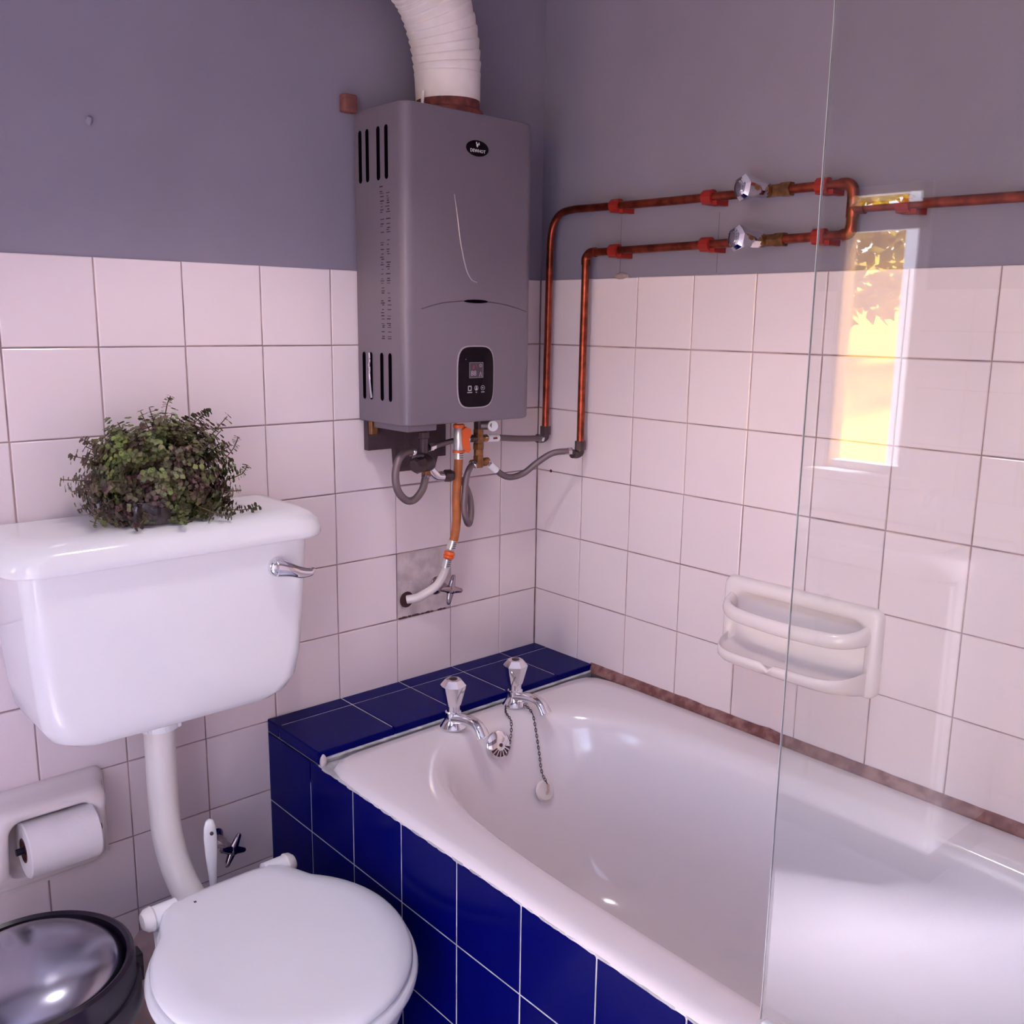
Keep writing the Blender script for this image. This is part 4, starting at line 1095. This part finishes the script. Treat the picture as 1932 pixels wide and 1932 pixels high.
MB().tube([(-.3345, -.0655, .858), (-.335, -.064, .843), (-.337, -.056, .822), (-.347, -.045, .797), (-.364, -.030, .780), (-.384, -.017, .768), (-.400, -.003, .764)], [.0088, .0092, .0095, .0098, .0100, .0100], 16).build('milky_tube', CLEAR, gh)
gt = thing('gas_tap', 'orange butterfly gas tap on the heater gas inlet', 'gas tap', (-.3205, -.09, 1.1))
MB().lathe([(0, 0), (.0105, 0), (.0115, .002), (.0115, .044), (.0095, .048), (.0080, .052), (.0080, .072), (0, .072)], (-.3205, -.090, 1.106), (0, 0, 1), 14).build('tap_barrel', CLAMP, gt, angle=30)
wing = [(-.323, 1.152), (-.312, 1.158), (-.300, 1.152), (-.299, 1.139), (-.304, 1.131), (-.302, 1.121), (-.300, 1.108), (-.305, 1.101), (-.312, 1.104), (-.318, 1.114), (-.321, 1.126)]
MB().prism([(x, -.1065, z) for x, z in wing], (0, .005, 0)).build('butterfly_handle', ORANGEB, gt, smooth=False)
MB().lathe([(.0115, 0), (.0135, .001), (.0135, .005), (.0115, .006)], (-.3205, -.090, 1.101), (0, 0, 1), 18).build('lower_ring', ORANGEB, gt)
MB().lathe([(.0100, 0), (.0125, .001), (.0125, .007), (.0085, .010)], (-.3205, -.090, 1.155), (0, 0, 1), 18).build('upper_ring', ORANGEB, gt)

# cross-handled stop taps on the wall
def stop_tap(c, d, label, rot):
    c = Vector(c); d = Vector(d).normalized()
    t = thing('stop_tap', label, 'tap', (c.x, 0, c.z))
    wallp = c - d * (c.y / d.y) if abs(d.y) > 1e-3 else c
    MB().lathe([(0, .001), (.021, .001), (.022, .003), (.018, .007), (.0125, .010), (.0110, .026), (.0085, .030), (.0085, (c - wallp).length - .004), (0, (c - wallp).length - .004)], wallp, d, 18).build('stem', CHROMED, t)
    a = d.cross(Vector((0, 0, 1))).normalized(); bb = a.cross(d)
    v, f = [], []
    b = MB()
    for k in range(4):
        an = rot + k * PI / 2
        u = a * math.cos(an) + bb * math.sin(an); s_ = d.cross(u)
        rings = []
        for rr, w1, w2 in ((.004, .0105, .0075), (.011, .0085, .0068), (.020, .0070, .0058), (.031, .0056, .0046), (.0345, .0030, .0026)):
            rings.append([c + u * rr + s_ * w1 * math.cos(2 * PI * q / 10) + d * w2 * math.sin(2 * PI * q / 10) for q in range(10)])
        b.loft(rings)
    b.build('cross_handle', CHROMED, t)
    MB().lathe([(0, -.008), (.0098, -.008), (.0108, -.002), (.0098, .0055), (.0060, .0085), (0, .009)], c, d, 16).build('handle_hub', CHROMED, t)
stop_tap((-.312, -.052, .782), (.05, -1, .0), 'cross-handled stop tap beside the plaster patch', .25)
stop_tap((-.863, -.056, .346), (.25, -1, -.12), 'cross-handled stop tap low on the wall beside the toilet', .45)

# ------------------------------------------------------------------ vanity unit opposite (seen mirrored in the glass)
wb = thing('vanity_unit', 'white vanity unit with basin and chrome tap under the window', 'vanity unit', (-2.2, -.46, 0))
bevel_box('cabinet', -2.392, -2.03, -.795, -.11, .10, .80, .004, FRAMEW, wb)
MB().box(-2.392, -2.07, -.785, -.12, .0005, .10).build('plinth', BLACKP, wb, smooth=False)
for y0_, y1_ in ((-.788, -.456), (-.449, -.117)):
    d_ = bevel_box('door', -2.031, -2.012, y0_, y1_, .115, .79, .004, FRAMEW, wb)
    yk = y1_ - .03 if y0_ < -.6 else y0_ + .03
    MB().lathe([(0, 0), (.006, 0), (.006, .010), (.012, .014), (.013, .020), (.009, .024), (0, .025)], (-2.0125, yk, .70), (1, 0, 0), 16).build('knob', CHROME, d_)
rings = []
for ins, z in ((0, .802), (0, .838), (.006, .845), (.05, .845), (.075, .838), (.095, .80), (.12, .74), (.15, .715)):
    rings.append([(x, y, z) for x, y in superel(-2.195, -.4525, .197 - ins, .348 - ins * 1.3, 14 if ins < .01 else 4, 64)])
MB().loft(rings).build('basin', CERAM, wb, angle=60)
MB().box(-2.392, -2.376, -.80, -.105, .838, .935).build('splashback', CERAM, wb, smooth=False)
MB().tube([(-2.345, -.60, .842), (-2.345, -.60, .93), (-2.32, -.60, .955), (-2.27, -.60, .95), (-2.25, -.60, .925)], .011, 12).build('tap', CHROME, wb)

# ------------------------------------------------------------------ ceiling lamp with an opaque shade
LX, LY = -.86, -.64
lp = thing('ceiling_lamp', 'small shaded lamp hanging from the ceiling over the toilet', 'lamp', (LX, LY, 2.12))
MB().tube([(LX, LY, 2.255), (LX, LY, H)], .003, 8, smooth=False).build('cord', BLACKP, lp)
MB().lathe([(0, 2.27), (.02, 2.27), (.03, 2.245), (.075, 2.12), (.072, 2.12), (.028, 2.238), (0, 2.238)], (LX, LY, 0), seg=32, cap=False).build('shade', BLACKP, lp)
BULBE = emit_mat('lit_bulb', (1.0, .93, .95), 12.0)
MB().lathe([(0, 2.238), (.012, 2.238), (.014, 2.215), (.027, 2.19), (.029, 2.175), (.024, 2.158), (.012, 2.15), (0, 2.149)], (LX, LY, 0), seg=20).build('bulb', BULBE, lp)
ll = bpy.data.lights.new('lamp_light', 'SPOT'); lo = bpy.data.objects.new('lamp_light', ll); COL.objects.link(lo)
lo.location = (LX, LY, 2.140); ll.energy = 5.5; ll.color = (1.0, .93, .95); ll.shadow_soft_size = .06
ll.spot_size = math.radians(104); ll.spot_blend = .45
